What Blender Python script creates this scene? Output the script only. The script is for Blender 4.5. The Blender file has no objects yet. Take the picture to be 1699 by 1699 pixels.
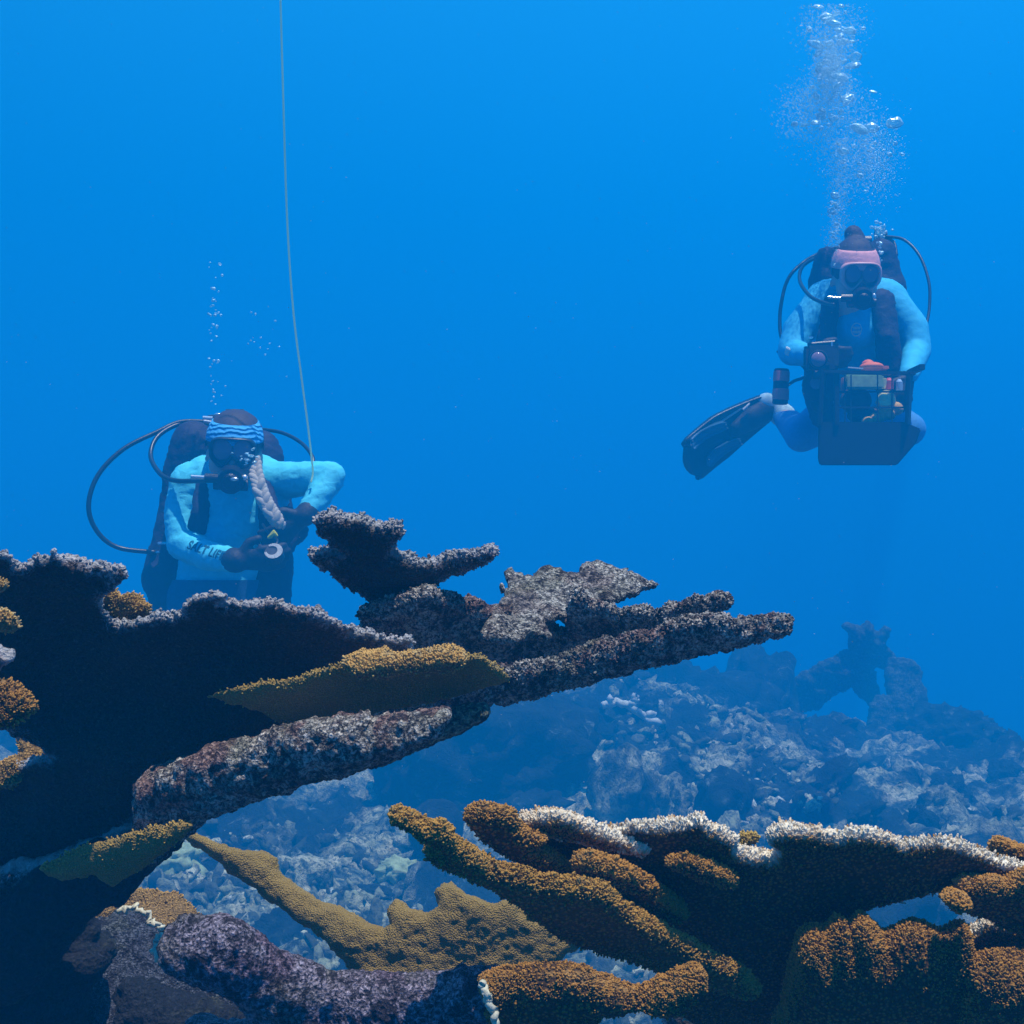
import bpy, bmesh, math, random
import numpy as np
from mathutils import Vector, Matrix
random.seed(7); rng = np.random.default_rng(11)
S = bpy.context.scene
COL = S.collection
# ------------------------------------------------------------------ camera
F = 2334.0                       # focal length in pixels of the 1699 px photograph
CAMZ = 1.25
PITCH = math.radians(1.7)
cam = bpy.data.cameras.new('camera'); camo = bpy.data.objects.new('camera', cam); COL.objects.link(camo)
cam.sensor_width = 36; cam.lens = 36*F/1699; cam.clip_start = 0.02; cam.clip_end = 500
camo.location = (0, 0, CAMZ); camo.rotation_euler = (math.radians(90)+PITCH, 0, 0)
S.camera = camo
RIGHT = np.array([1., 0, 0]); FWD = np.array([0, math.cos(PITCH), math.sin(PITCH)]); UP = np.array([0, -math.sin(PITCH), math.cos(PITCH)])
CAM = np.array([0, 0, CAMZ])
def at(px, py, D):
    px = np.asarray(px, float); py = np.asarray(py, float); D = np.asarray(D, float)
    return CAM + D[..., None]*(FWD + ((px-849.5)/F)[..., None]*RIGHT + ((849.5-py)/F)[..., None]*UP)
def atv(px, py, D): return Vector(at(px, py, D))
# ------------------------------------------------------------------ light
SUN = Vector((0.16, -0.17, 0.96)).normalized()
S.world = bpy.data.worlds.new('World'); W = S.world; W.use_nodes = True
nt = W.node_tree; nt.nodes.clear()
out = nt.nodes.new('ShaderNodeOutputWorld'); bg = nt.nodes.new('ShaderNodeBackground')
sky = nt.nodes.new('ShaderNodeTexSky'); sky.sky_type = 'NISHITA'; sky.sun_disc = False
sky.sun_elevation = math.asin(SUN.z); sky.sun_rotation = math.atan2(SUN.x, SUN.y)
tint = nt.nodes.new('ShaderNodeMix'); tint.data_type = 'RGBA'; tint.blend_type = 'MULTIPLY'; tint.inputs[0].default_value = 1
tint.inputs[7].default_value = (0.35, .9, 1.1, 1)
nt.links.new(sky.outputs[0], tint.inputs[6])
tc = nt.nodes.new('ShaderNodeTexCoord'); sep = nt.nodes.new('ShaderNodeSeparateXYZ'); nt.links.new(tc.outputs['Generated'], sep.inputs[0])
mr = nt.nodes.new('ShaderNodeMapRange'); mr.inputs[1].default_value = -1; mr.inputs[2].default_value = 1
nt.links.new(sep.outputs[2], mr.inputs[0])
ramp = nt.nodes.new('ShaderNodeValToRGB'); nt.links.new(mr.outputs[0], ramp.inputs[0])
WORLD_STOPS = [(0.0, (0, .2, .8)), (0.40, (0, .6, 2.6)), (0.49, (0, 1.8, 6.0)), (0.54, (0, 2.7, 8.2)), (0.62, (0.0, 3.1, 9.0)), (0.70, (0.1, 3.8, 10)), (0.84, (.6, 4.4, 11)), (1.0, (1.5, 6, 13))]
while len(ramp.color_ramp.elements) < len(WORLD_STOPS): ramp.color_ramp.elements.new(0.5)
for e, (p, c) in zip(ramp.color_ramp.elements, WORLD_STOPS): e.position = p; e.color = (*c, 1)
add = nt.nodes.new('ShaderNodeMix'); add.data_type = 'RGBA'; add.blend_type = 'ADD'; add.inputs[0].default_value = 1
nt.links.new(ramp.outputs[0], add.inputs[6]); nt.links.new(tint.outputs[2], add.inputs[7])
# the sky through the surface only reaches from above
up = nt.nodes.new('ShaderNodeMapRange'); up.inputs[1].default_value = 0.55; up.inputs[2].default_value = 0.9
nt.links.new(sep.outputs[2], up.inputs[0]); nt.links.new(up.outputs[0], add.inputs[0])
side = nt.nodes.new('ShaderNodeMapRange'); side.inputs[1].default_value = -.5; side.inputs[2].default_value = .5; side.inputs[3].default_value = .78; side.inputs[4].default_value = 1.18
nt.links.new(sep.outputs[0], side.inputs[0])
mul = nt.nodes.new('ShaderNodeMix'); mul.data_type = 'RGBA'; mul.blend_type = 'MULTIPLY'; mul.inputs[0].default_value = 1
nt.links.new(add.outputs[2], mul.inputs[6]); nt.links.new(side.outputs[0], mul.inputs[7])
back = nt.nodes.new('ShaderNodeMapRange'); back.inputs[1].default_value = -.6; back.inputs[2].default_value = .5; back.inputs[3].default_value = .4; back.inputs[4].default_value = 1.0
nt.links.new(sep.outputs[1], back.inputs[0])
mul2 = nt.nodes.new('ShaderNodeMix'); mul2.data_type = 'RGBA'; mul2.blend_type = 'MULTIPLY'; mul2.inputs[0].default_value = 1
nt.links.new(mul.outputs[2], mul2.inputs[6]); nt.links.new(back.outputs[0], mul2.inputs[7])
nt.links.new(mul2.outputs[2], bg.inputs[0]); bg.inputs[1].default_value = 0.094
nt.links.new(bg.outputs[0], out.inputs[0])
sl = bpy.data.lights.new('sun', 'SUN'); sl.energy = 5.0; sl.angle = math.radians(0.6); sl.color = (1, .93, .82)
so = bpy.data.objects.new('sun', sl); COL.objects.link(so); so.rotation_euler = SUN.to_track_quat('Z', 'Y').to_euler(); so.location = (0, 0, 20)
S.view_settings.view_transform = 'Standard'; S.view_settings.look = 'None'; S.view_settings.exposure = 0.15; S.view_settings.gamma = 1
S.cycles.use_denoising = True
S.cycles.volume_bounces = 2; S.cycles.max_bounces = 8; S.cycles.transparent_max_bounces = 24; S.cycles.transmission_bounces = 6
S.cycles.sample_clamp_indirect = 6
# ------------------------------------------------------------------ noise
def _hash(ix, iy, iz, seed):
    h = (ix*374761393 + iy*668265263 + iz*2147483647 + seed*974711) & 0xffffffff
    h = ((h ^ (h >> 13))*1274126177) & 0xffffffff
    h = ((h ^ (h >> 15))*2246822519) & 0xffffffff
    return ((h ^ (h >> 16)) & 0xffffff)/float(0xffffff)*2-1
def noise(P, freq=1.0, seed=0):
    Q = np.asarray(P, float)*freq; I = np.floor(Q).astype(np.int64); f = Q-I; u = f*f*f*(f*(f*6-15)+10)
    r = 0
    for dx in (0, 1):
        wx = u[..., 0] if dx else 1-u[..., 0]
        for dy in (0, 1):
            wy = u[..., 1] if dy else 1-u[..., 1]
            for dz in (0, 1):
                wz = u[..., 2] if dz else 1-u[..., 2]
                r = r + wx*wy*wz*_hash(I[..., 0]+dx, I[..., 1]+dy, I[..., 2]+dz, seed)
    return r
def fbm(P, freq=1.0, octs=4, seed=0, gain=.5):
    r = 0; a = 1
    for k in range(octs): r = r + a*noise(P, freq*2**k, seed+k*17); a *= gain
    return r
def smooth(a, b, x):
    t = np.clip((x-a)/(b-a), 0, 1); return t*t*(3-2*t)
# ------------------------------------------------------------------ object helpers
def link(o, parent=None):
    COL.objects.link(o)
    if parent is not None: o.parent = parent
    return o
def tag(o, label=None, cat=None, group=None, kind=None):
    if label: o['label'] = label
    if cat: o['category'] = cat
    if group: o['group'] = group
    if kind: o['kind'] = kind
    return o
def empty(name, loc=(0, 0, 0)):
    o = bpy.data.objects.new(name, None); o.location = loc; COL.objects.link(o); o.empty_display_size = .05; return o
def mesh_np(name, V, Fc, mat, parent=None, attrs=None, flat=False):
    """V (n,3) world coordinates; Fc (m,3|4); parent at any location (unrotated)"""
    V = np.asarray(V, float)
    if parent is not None: V = V-np.array(world_loc(parent))
    me = bpy.data.meshes.new(name); Fc = np.asarray(Fc); k = Fc.shape[1]
    me.vertices.add(len(V)); me.vertices.foreach_set('co', V.astype(np.float32).ravel())
    me.loops.add(Fc.size); me.loops.foreach_set('vertex_index', Fc.astype(np.int32).ravel())
    me.polygons.add(len(Fc)); me.polygons.foreach_set('loop_start', np.arange(0, Fc.size, k, dtype=np.int32))
    me.polygons.foreach_set('loop_total', np.full(len(Fc), k, dtype=np.int32))
    me.update(calc_edges=True); me.validate()
    me.polygons.foreach_set('use_smooth', np.full(len(me.polygons), not flat))
    for an, av in (attrs or {}).items():
        a = me.attributes.new(an, 'FLOAT', 'POINT'); a.data.foreach_set('value', np.asarray(av, np.float32))
    if mat is not None: me.materials.append(mat)
    return link(bpy.data.objects.new(name, me), parent)
def world_loc(o):
    v = Vector((0, 0, 0))
    while o is not None: v = v+o.location; o = o.parent
    return v
def vnormals(V, Fc):
    a = V[Fc[:, 1]]-V[Fc[:, 0]]; b = V[Fc[:, -1]]-V[Fc[:, 0]]; n = np.cross(a, b); N = np.zeros_like(V)
    for k in range(Fc.shape[1]): np.add.at(N, Fc[:, k], n)
    return N/(np.linalg.norm(N, axis=1)[:, None]+1e-12)
# ------------------------------------------------------------------ materials
def newmat(name):
    m = bpy.data.materials.new(name); m.use_nodes = True; t = m.node_tree; return m, t, t.nodes['Principled BSDF']
def rampn(t, src, stops, interp='LINEAR'):
    r = t.nodes.new('ShaderNodeValToRGB'); r.color_ramp.interpolation = interp
    while len(r.color_ramp.elements) < len(stops): r.color_ramp.elements.new(.5)
    for e, (p, c) in zip(r.color_ramp.elements, stops): e.position = p; e.color = (*c, 1)
    t.links.new(src, r.inputs[0]); return r.outputs[0]
def noisen(t, scale, detail=4, rough=.55, dist=0, co=None):
    n = t.nodes.new('ShaderNodeTexNoise'); n.inputs['Scale'].default_value = scale; n.inputs['Detail'].default_value = detail
    n.inputs['Roughness'].default_value = rough; n.inputs['Distortion'].default_value = dist
    if co is not None: t.links.new(co, n.inputs['Vector'])
    return n.outputs[0]
def vorn(t, scale, feature='F1', co=None):
    n = t.nodes.new('ShaderNodeTexVoronoi'); n.inputs['Scale'].default_value = scale; n.feature = feature
    if co is not None: t.links.new(co, n.inputs['Vector'])
    return n.outputs[0]
def geo_pos(t):
    return t.nodes.new('ShaderNodeNewGeometry').outputs['Position']
def mixn(t, fac, a, b, mode='MIX'):
    n = t.nodes.new('ShaderNodeMix'); n.data_type = 'RGBA'; n.blend_type = mode
    for sock, v in ((n.inputs[0], fac), (n.inputs[6], a), (n.inputs[7], b)):
        if hasattr(v, 'links') or hasattr(v, 'is_linked'): t.links.new(v, sock)
        elif isinstance(v, tuple): sock.default_value = (*v, 1)
        else: sock.default_value = v
    return n.outputs[2]
def mathn(t, op, a, b=0.0):
    n = t.nodes.new('ShaderNodeMath'); n.operation = op
    for sock, v in ((n.inputs[0], a), (n.inputs[1], b)):
        if isinstance(v, (int, float)): sock.default_value = v
        else: t.links.new(v, sock)
    return n.outputs[0]
def bump(t, bs, h, strength=.6, dist=.002, prev=None):
    b = t.nodes.new('ShaderNodeBump'); b.inputs['Strength'].default_value = strength; b.inputs['Distance'].default_value = dist
    t.links.new(h, b.inputs['Height'])
    if prev is not None: t.links.new(prev, b.inputs['Normal'])
    t.links.new(b.outputs[0], bs.inputs['Normal']); return b.outputs[0]
def attrn(t, name):
    a = t.nodes.new('ShaderNodeAttribute'); a.attribute_name = name; return a.outputs['Fac']
def dead_mat(name, pale=(.36, .33, .34), dark=(.012, .009, .014), red=(.12, .022, .02), olive=(.10, .10, .045), amount=.5, fine=1.0, redamt=.45, edgeamt=.7):
    """turf-dark skeleton, crusted pale / maroon / olive in patches; the crust is thickest towards the edges, where a pale band paints the lit rim"""
    m, t, b = newmat(name); p = geo_pos(t); rim = attrn(t, 'rim')
    n1 = noisen(t, 330*fine, 5, .7, .8, p); n2 = noisen(t, 30, 4, .6, .5, p); n3 = noisen(t, 900*fine, 2, .6, 0, p); n4 = noisen(t, 48, 3, .6, .5, p); n5 = noisen(t, 90*fine, 4, .65, 1.0, p)
    c = rampn(t, n1, [(.36, dark), (.45, tuple(.18*x for x in pale)), (.52, tuple(.55*x for x in pale)), (.60, pale), (.74, tuple(min(.8, 1.9*x) for x in pale))])
    rd = mixn(t, rampn(t, n1, [(.4, (0, 0, 0)), (.6, (1, 1, 1))]), tuple(.25*x for x in red), tuple(1.5*x for x in red))
    c = mixn(t, rampn(t, n4, [(.50, (0, 0, 0)), (.60, (redamt,)*3)]), c, rd)
    c = mixn(t, rampn(t, n2, [(.52, (0, 0, 0)), (.66, (.55, .55, .55))]), c, mixn(t, rampn(t, n1, [(.4, (0, 0, 0)), (.6, (1, 1, 1))]), tuple(.3*x for x in olive), tuple(1.7*x for x in olive)))
    c = mixn(t, rampn(t, n5, [(.40, (.85, .85, .85)), (.50, (0, 0, 0))]), c, dark)
    body = rampn(t, n1, [(.35, dark), (.6, tuple(2.2*x for x in dark)), (.75, tuple(5*x for x in dark))])
    k = rampn(t, mathn(t, 'ADD', rim, mathn(t, 'MULTIPLY', n2, .45)), [(.22+.2*amount, (1, 1, 1)), (.45+.5*amount, (0, 0, 0))])
    c = mixn(t, k, body, c)
    c = mixn(t, rampn(t, mathn(t, 'ADD', rim, mathn(t, 'MULTIPLY', n1, .25)), [(.13, (edgeamt,)*3), (.20, (0, 0, 0))]), c, tuple(min(.8, 1.7*x) for x in pale))  # pale outline band over the crust, painted in to brighten the rim like sunlight
    t.links.new(c, b.inputs['Base Color']); b.inputs['Roughness'].default_value = .9; b.inputs['Specular IOR Level'].default_value = .25
    v = vorn(t, 420*fine, 'F1', p); h = mathn(t, 'ADD', mathn(t, 'ADD', n1, mathn(t, 'MULTIPLY', v, .8)), n5)
    bump(t, b, h, 1.0, .0024); return m
def live_mat(name, col=(.33, .16, .035), edge=(.80, .74, .66), dot=.22, scale=520, edge_w=.12):
    m, t, b = newmat(name); p = geo_pos(t); rim = attrn(t, 'rim')
    v = vorn(t, scale, 'F1', p); n = noisen(t, 30, 4, .6, .3, p)
    hi = tuple(min(.8, 1.35*x) for x in col)
    base = mixn(t, rampn(t, n, [(.35, (0, 0, 0)), (.7, (1, 1, 1))]), hi, tuple(.62*x for x in hi))
    c = mixn(t, rampn(t, v, [(.22, (1, 1, 1)), (.50, (0, 0, 0))]), tuple(dot*x for x in col), base) 
    hgt = attrn(t, 'tip')
    c = mixn(t, rampn(t, hgt, [(.1, (0, 0, 0)), (.9, (1, 1, 1))]), c, (col[0]*1.5+.05, col[1]*1.5+.035, col[2]*1.4+.008))
    k = rampn(t, mathn(t, 'ADD', rim, mathn(t, 'MULTIPLY', n, .10)), [(edge_w*.4, (1, 1, 1)), (edge_w*1.1, (0, 0, 0))])
    c = mixn(t, k, c, edge)
    t.links.new(c, b.inputs['Base Color']); b.inputs['Roughness'].default_value = .75; b.inputs['Specular IOR Level'].default_value = .3
    inv = mathn(t, 'SUBTRACT', 1.0, v); bump(t, b, inv, .8, .0016); return m
def plain(name, col, rough=.7, var=.15, scale=30, bumpd=0, spec=.4, metal=0):
    m, t, b = newmat(name); n = noisen(t, scale, 4, .6, 0, geo_pos(t))
    c = mixn(t, rampn(t, n, [(.3, (0, 0, 0)), (.7, (1, 1, 1))]), tuple(x*(1-var) for x in col), tuple(min(1, x*(1+var)) for x in col))
    t.links.new(c, b.inputs['Base Color']); b.inputs['Roughness'].default_value = rough; b.inputs['Specular IOR Level'].default_value = spec; b.inputs['Metallic'].default_value = metal
    if bumpd: bump(t, b, n, .6, bumpd)
    return m
# ------------------------------------------------------------------ the water the whole place stands in
m = bpy.data.materials.new('sea water haze'); m.use_nodes = True; t = m.node_tree; t.nodes.clear()
o = t.nodes.new('ShaderNodeOutputMaterial'); pv = t.nodes.new('ShaderNodeVolumePrincipled')
pv.inputs['Density'].default_value = 0.110; pv.inputs['Color'].default_value = (0.004, 0.36, .78, 1); pv.inputs['Absorption Color'].default_value = (0, 0, 0, 1)
pv.inputs['Anisotropy'].default_value = 0.0
t.links.new(pv.outputs[0], o.inputs['Volume'])
HX, HY0, HY1, HZ0, HZ1 = 20, -6, 34, -8.0, 3.5
V = np.array([[x, y, z] for x in (-HX, HX) for y in (HY0, HY1) for z in (HZ0, HZ1)], float)
Fq = np.array([[0, 1, 3, 2], [4, 6, 7, 5], [0, 4, 5, 1], [2, 3, 7, 6], [0, 2, 6, 4], [1, 5, 7, 3]])
haze = mesh_np('haze', V, Fq, m, flat=True); tag(haze, kind='stuff')
# ------------------------------------------------------------------ seabed
def ground_z(X, Y):
    P = np.stack([X, Y, np.zeros_like(X)], -1)
    z = 0.10*fbm(P, .8, 3, 3) + 0.13*np.abs(fbm(P+5, 1.7, 3, 9)) + .05*fbm(P, 6, 3, 21)
    z = z + 0.04*np.abs(fbm(P, 17, 3, 31)) - .06
    z = z - 4.5*smooth(10.2, 17, Y + .3*(X-2.5) + 1.3*np.clip(X-2.6, 0, 4))
    z = z + .45*smooth(6.5, 9.5, Y)*smooth(2.2, .3, X) 
    return z
def build_ground(mat):
    nr, na = 760, 760
    r = 1.6*(32/1.6)**(np.linspace(0, 1, nr)); a = np.linspace(-.95, .95, na)
    A, Rr = np.meshgrid(a, r); X = Rr*np.sin(A); Y = Rr*np.cos(A)-1.4
    Z = ground_z(X, Y); V = np.stack([X, Y, Z], -1).reshape(-1, 3)
    V[:, :2] += .035*np.stack([fbm(V, 11, 2, 41), fbm(V, 11, 2, 51)], -1)
    i = np.arange(nr*na).reshape(nr, na)
    Fc = np.stack([i[:-1, :-1], i[:-1, 1:], i[1:, 1:], i[1:, :-1]], -1).reshape(-1, 4)
    g = mesh_np('seabed', V, Fc[:, ::-1], mat); tag(g, kind='structure')
def seabed_mat(name='seabed rubble', dark=0.0):
    m, t, b = newmat(name); p = geo_pos(t)
    n1 = noisen(t, 1.1, 5, .6, .5, p); n2 = noisen(t, 9, 6, .65, 1.0, p); n3 = noisen(t, 60, 4, .7, .5, p)
    c = rampn(t, n2, [(.36, (.02, .03, .035)), (.44, (.14, .19, .17)), (.52, (.42, .45, .28)), (.64, (.72, .72, .50))])
    c2 = rampn(t, n2, [(.40, (.008, .012, .022)), (.60, (.025, .042, .045)), (.70, (.20, .28, .28))])
    c = mixn(t, rampn(t, n1, [(.46+dark, (0, 0, 0)), (.54+dark, (1, 1, 1))]), c2, c)
    c = mixn(t, rampn(t, n3, [(.38, (.8, .8, .8)), (.52, (0, 0, 0))]), c, (.02, .03, .04))
    t.links.new(c, b.inputs['Base Color']); b.inputs['Roughness'].default_value = .95; b.inputs['Specular IOR Level'].default_value = .15
    h = mathn(t, 'ADD', n2, mathn(t, 'MULTIPLY', n3, .5)); bump(t, b, h, 1.0, .04); return m
SEABED = seabed_mat(); build_ground(SEABED)
# ------------------------------------------------------------------ coral plates: traced outline -> tilted, wavy, rounded slab with noise relief
def poly_sdf(poly, X, Y):
    P = np.stack([X.ravel(), Y.ravel()], -1); A = np.array(poly, float); B = np.roll(A, -1, 0)
    d2 = np.full(len(P), 1e18); inside = np.zeros(len(P), bool)
    for a, b in zip(A, B):
        ab = b-a; tt = np.clip(((P-a)@ab)/(ab@ab+1e-9), 0, 1); q = P-a-tt[:, None]*ab; d2 = np.minimum(d2, (q*q).sum(1))
        c = (a[1] > P[:, 1]) != (b[1] > P[:, 1])
        xi = a[0]+(P[:, 1]-a[1])*(b[0]-a[0])/(b[1]-a[1]+1e-12); inside ^= c & (P[:, 0] < xi)
    d = np.sqrt(d2); return np.where(inside, d, -d).reshape(X.shape)
def blur(a, n=1):
    for _ in range(n):
        p = np.pad(a, 1, mode='edge'); a = (p[1:-1, 1:-1]*4+(p[:-2, 1:-1]+p[2:, 1:-1]+p[1:-1, :-2]+p[1:-1, 2:])*2+p[:-2, :-2]+p[:-2, 2:]+p[2:, :-2]+p[2:, 2:])/16
    return a
KC = .78
NUBMUL, NUBR, NUBH = 3.0, .36, .44
def plate(name, poly, D, mat, parent, ky=.6, kx=0., T=.012, R=26, step=3.0, wave=.012, rough=.003, rfreq=60, edge=4.0, efreq=.05, seed=0,
          nubs=0, nub_r=.0011, nub_h=.0026, rim_bias=1.0, nub_up=.35, base_w=.07, c0=None, blurn=1, pw=2.2, grow=0., big=0.0, bfreq=.02):
    poly = np.array(poly, float); lo = poly.min(0)-step*4; hi = poly.max(0)+step*4
    xs = np.arange(lo[0], hi[0], step); ys = np.arange(lo[1], hi[1], step); X, Y = np.meshgrid(xs, ys)
    s = poly_sdf(poly, X, Y)
    Pn = np.stack([X, Y, np.full_like(X, seed*13.7)], -1)
    s = blur(s, blurn) + grow + edge*fbm(Pn, efreq, 4, seed, .6)
    gy, gx = np.gradient(s, step); g = np.sqrt(gx**2+gy**2)+1e-6
    ins = s > 0; cell = ins[:-1, :-1] | ins[1:, :-1] | ins[:-1, 1:] | ins[1:, 1:]
    # push outside corners onto the outline
    dd = np.where(s < 0, np.minimum(-s/np.maximum(g, .5), step*1.5), 0); Xm = X+gx/g*dd; Ym = Y+gy/g*dd
    sc = np.clip(s, 0, None)
    h = T*(1-(1-np.clip(sc/R, 0, 1))**pw)**(1/pw)
    if big: h = h*(1+big*fbm(Pn+77, bfreq, 2, seed+5))
    cx, cy = c0 if c0 else poly.mean(0); D = D*KC; wave = wave*KC; rough = rough*KC; rfreq = rfreq/KC
    dep = D+(kx*(Xm-cx)+ky*(Ym-cy))*D/F + wave*fbm(Pn+31, .006, 2, seed+9)
    n = kx*RIGHT-FWD-ky*UP; n = n/np.linalg.norm(n)
    C = at(Xm, Ym, dep); idx = -np.ones(X.shape, int)
    used = np.zeros(X.shape, bool)
    for a, b_ in ((slice(0, -1), slice(0, -1)), (slice(1, None), slice(0, -1)), (slice(0, -1), slice(1, None)), (slice(1, None), slice(1, None))): used[a, b_] |= cell
    nubs = int(nubs*NUBMUL); nub_r = nub_r*NUBR*KC; nub_h = nub_h*NUBH*KC; h = h*KC
    nu = used.sum(); fi = idx.copy(); fi[used] = np.arange(nu); 
    interior = used & ins; bi = fi.copy(); ni = interior.sum(); bi[interior] = nu+np.arange(ni)
    Vf = (C+h[..., None]*n)[used]; Vb = (C-h[..., None]*n)[interior]
    V = np.concatenate([Vf, Vb]); sr = np.clip(sc/60, 0, 1); rim = np.concatenate([sr[used], sr[interior]])
    r, c = np.nonzero(cell)
    ff = np.stack([fi[r, c], fi[r+1, c], fi[r+1, c+1], fi[r, c+1]], -1)
    fb = np.stack([bi[r, c], bi[r, c+1], bi[r+1, c+1], bi[r+1, c]], -1)
    Fc = np.concatenate([ff, fb])
    N = vnormals(V, Fc); 
    disp = rough*(fbm(V, rfreq, 4, seed+3, .6)*1.0+.6*np.abs(fbm(V, rfreq*2.3, 2, seed+23)))
    V = V+N*disp[:, None]
    tip = np.zeros(len(V))
    if nubs:
        N = vnormals(V, Fc); tri = Fc; ctr = V[tri].mean(1); fn = N[tri].mean(1); rr = rim[tri].mean(1)
        a = V[tri[:, 2]]-V[tri[:, 0]]; b = V[tri[:, 3]]-V[tri[:, 1]]; area = .5*np.linalg.norm(np.cross(a, b), axis=1)
        w = area*(np.exp(-rr/.22)*rim_bias+base_w+ (fn[:, 2] > -.1)*.9)*np.where(fn[:, 2] < -.35, .25, 1); w = w*(.35+1.3*np.clip(.5+fbm(ctr, 45, 2, seed+8), 0, 1.4)); w /= w.sum()
        pick = rng.choice(len(tri), nubs, p=w); uv = rng.random((nubs, 2))
        q = V[tri[pick]]; c0_ = q[:, 0]+(q[:, 1]-q[:, 0])*uv[:, :1]; c1_ = q[:, 3]+(q[:, 2]-q[:, 3])*uv[:, :1]; base = c0_+(c1_-c0_)*uv[:, 1:]
        d = fn[pick]+nub_up*np.array([0, 0, 1])+rng.normal(0, .22, (nubs, 3)); d /= np.linalg.norm(d, axis=1)[:, None]
        t1 = np.cross(d, rng.normal(size=(nubs, 3))); t1 /= np.linalg.norm(t1, axis=1)[:, None]; t2 = np.cross(d, t1)
        sz = np.exp(rng.normal(0, .28, nubs))*(1+.5*np.exp(-rr[pick]/.15)); hh = nub_h*sz; ra = nub_r*sz
        K = 6; vs = []; tp = []
        for (zr, rrad) in ((-.3, 1.0), (.55, .92), (.92, .5)):
            for k in range(K):
                an = 2*math.pi*k/K; vs.append(base+d*(hh*zr)[:, None]+(t1*math.cos(an)+t2*math.sin(an))*(ra*rrad)[:, None]); tp.append(np.full(nubs, max(0, zr)))
        vs.append(base+d*(hh*1.0)[:, None]); tp.append(np.full(nubs, 1.))
        NV = np.stack(vs, 1); tp = np.stack(tp, 1); nv = NV.shape[1]; off = len(V)+np.arange(nubs)[:, None]*nv
        fcs = []
        for lv in range(2):
            for k in range(K): fcs.append(np.array([lv*K+k, lv*K+(k+1) % K, (lv+1)*K+(k+1) % K, (lv+1)*K+k]))
        for k in range(0, K, 2): fcs.append(np.array([2*K+k, 2*K+(k+1) % K, 2*K+(k+2) % K, 3*K]))
        fcs = np.array(fcs); NF = (off[:, None, :]+fcs[None]).reshape(-1, 4)
        V = np.concatenate([V, NV.reshape(-1, 3)]); Fc = np.concatenate([Fc, NF]); rim = np.concatenate([rim, np.repeat(rr[pick], nv)]); tip = np.concatenate([tip, tp.ravel()])
    return mesh_np(name, V, Fc, mat, parent, {'rim': rim, 'tip': tip})
#==CORAL==
# ------------------------------------------------------------------ the corals in front
def Z5(*uv): return [(480+u/1.9307, 820+v/1.9307) for u, v in uv]          # coordinates read off enlarged crops of the photograph
DEAD = dead_mat('dead coral skeleton', amount=.12, edgeamt=.55, fine=1.5, pale=(.62, .56, .57), dark=(.042, .030, .024)); DEADP = dead_mat('pale bleached skeleton', pale=(.70, .65, .56), amount=4, fine=1.5, red=(.12, .05, .05), edgeamt=0)
DEADC = dead_mat('encrusted skeleton', pale=(.74, .67, .58), red=(.16, .028, .02), amount=4, redamt=.6, fine=1.5, edgeamt=0)
DARKB = dead_mat('coral base darkened as shade', pale=(.025, .027, .035), dark=(.010, .010, .012), red=(.012, .01, .012), amount=.1, edgeamt=.1)  # dead skeleton again, its colours darkened to paint the shade at lower left
DEADO = dead_mat('olive crusted skeleton', pale=(.34, .36, .24), amount=4, redamt=.1, edgeamt=0)
DEADS = dead_mat('blue grey crusted slab', pale=(.15, .16, .20), red=(.04, .03, .05), amount=4, fine=1.6, edgeamt=0, redamt=.3)
DEADV = dead_mat('lilac crusted skeleton', pale=(.44, .37, .45), red=(.10, .03, .06), amount=4, fine=1.6, edgeamt=0)
GOLD = live_mat('golden brown coral tissue', (.25, .115, .018), (.86, .78, .62), edge_w=.12)
BROWN = live_mat('brown coral tissue', (.27, .120, .018), (.42, .24, .08), edge_w=.06)
GOLDB = live_mat('golden brown inner tissue', (.26, .117, .018), (.40, .24, .08), edge_w=.05)
OLIVEB = live_mat('olive brown branch tissue', (.27, .14, .024), (.45, .32, .14), edge_w=.05, dot=.35)
OLIVE = live_mat('olive coral tissue', (.34, .22, .048), (.44, .34, .16), edge_w=.05, dot=.75, scale=900)
TAN = live_mat('tan coral tissue', (.36, .21, .06), (.55, .48, .28), edge_w=.06, scale=650, dot=.5)
MARGIN = plain('white growing margin', (.62, .58, .42), .6, .1, 300, .001)
def colony(name, loc, label, cat='coral', group=None):
    e = empty(name, loc); tag(e, label, cat, group); return e
A = colony('dead_elkhorn_coral', (-.34, .95, 0), 'huge dark dead elkhorn coral whose long jagged arms reach right across the picture')
ML = [(-70, 928), (-20, 924), (5, 918), (28, 934), (48, 936), (66, 923), (95, 917), (125, 922), (150, 931), (180, 941), (205, 938), (214, 940), (210, 956), (190, 972), (172, 982), (166, 995), (172, 1012), (185, 1026), (215, 1032), (240, 1026), (262, 1018), (285, 1022), (300, 1012), (312, 998), (330, 988), (352, 984), (372, 994), (400, 996), (430, 996), (460, 998), (490, 1005), (520, 1014), (550, 1028), (590, 1044), (620, 1053), (655, 1059), (678, 1062), (682, 1074), (672, 1084), (640, 1086), (610, 1092), (600, 1112), (640, 1140), (640, 1170), (560, 1200), (480, 1222), (400, 1240), (320, 1260), (260, 1300), (220, 1352), (160, 1400), (100, 1440), (40, 1462), (-70, 1480),
      (-70, 1290), (-10, 1282), (20, 1268), (55, 1262), (86, 1256), (70, 1240), (40, 1222), (0, 1205), (-70, 1185)]
plate('branch', ML, .93, DEAD, A, ky=.75, kx=.05, T=.004, R=10, wave=.03, rough=.0016, edge=4.5, efreq=.08, seed=1, rfreq=130, nubs=900, nub_r=.0016, nub_h=.002, rim_bias=5, base_w=.05)
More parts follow.
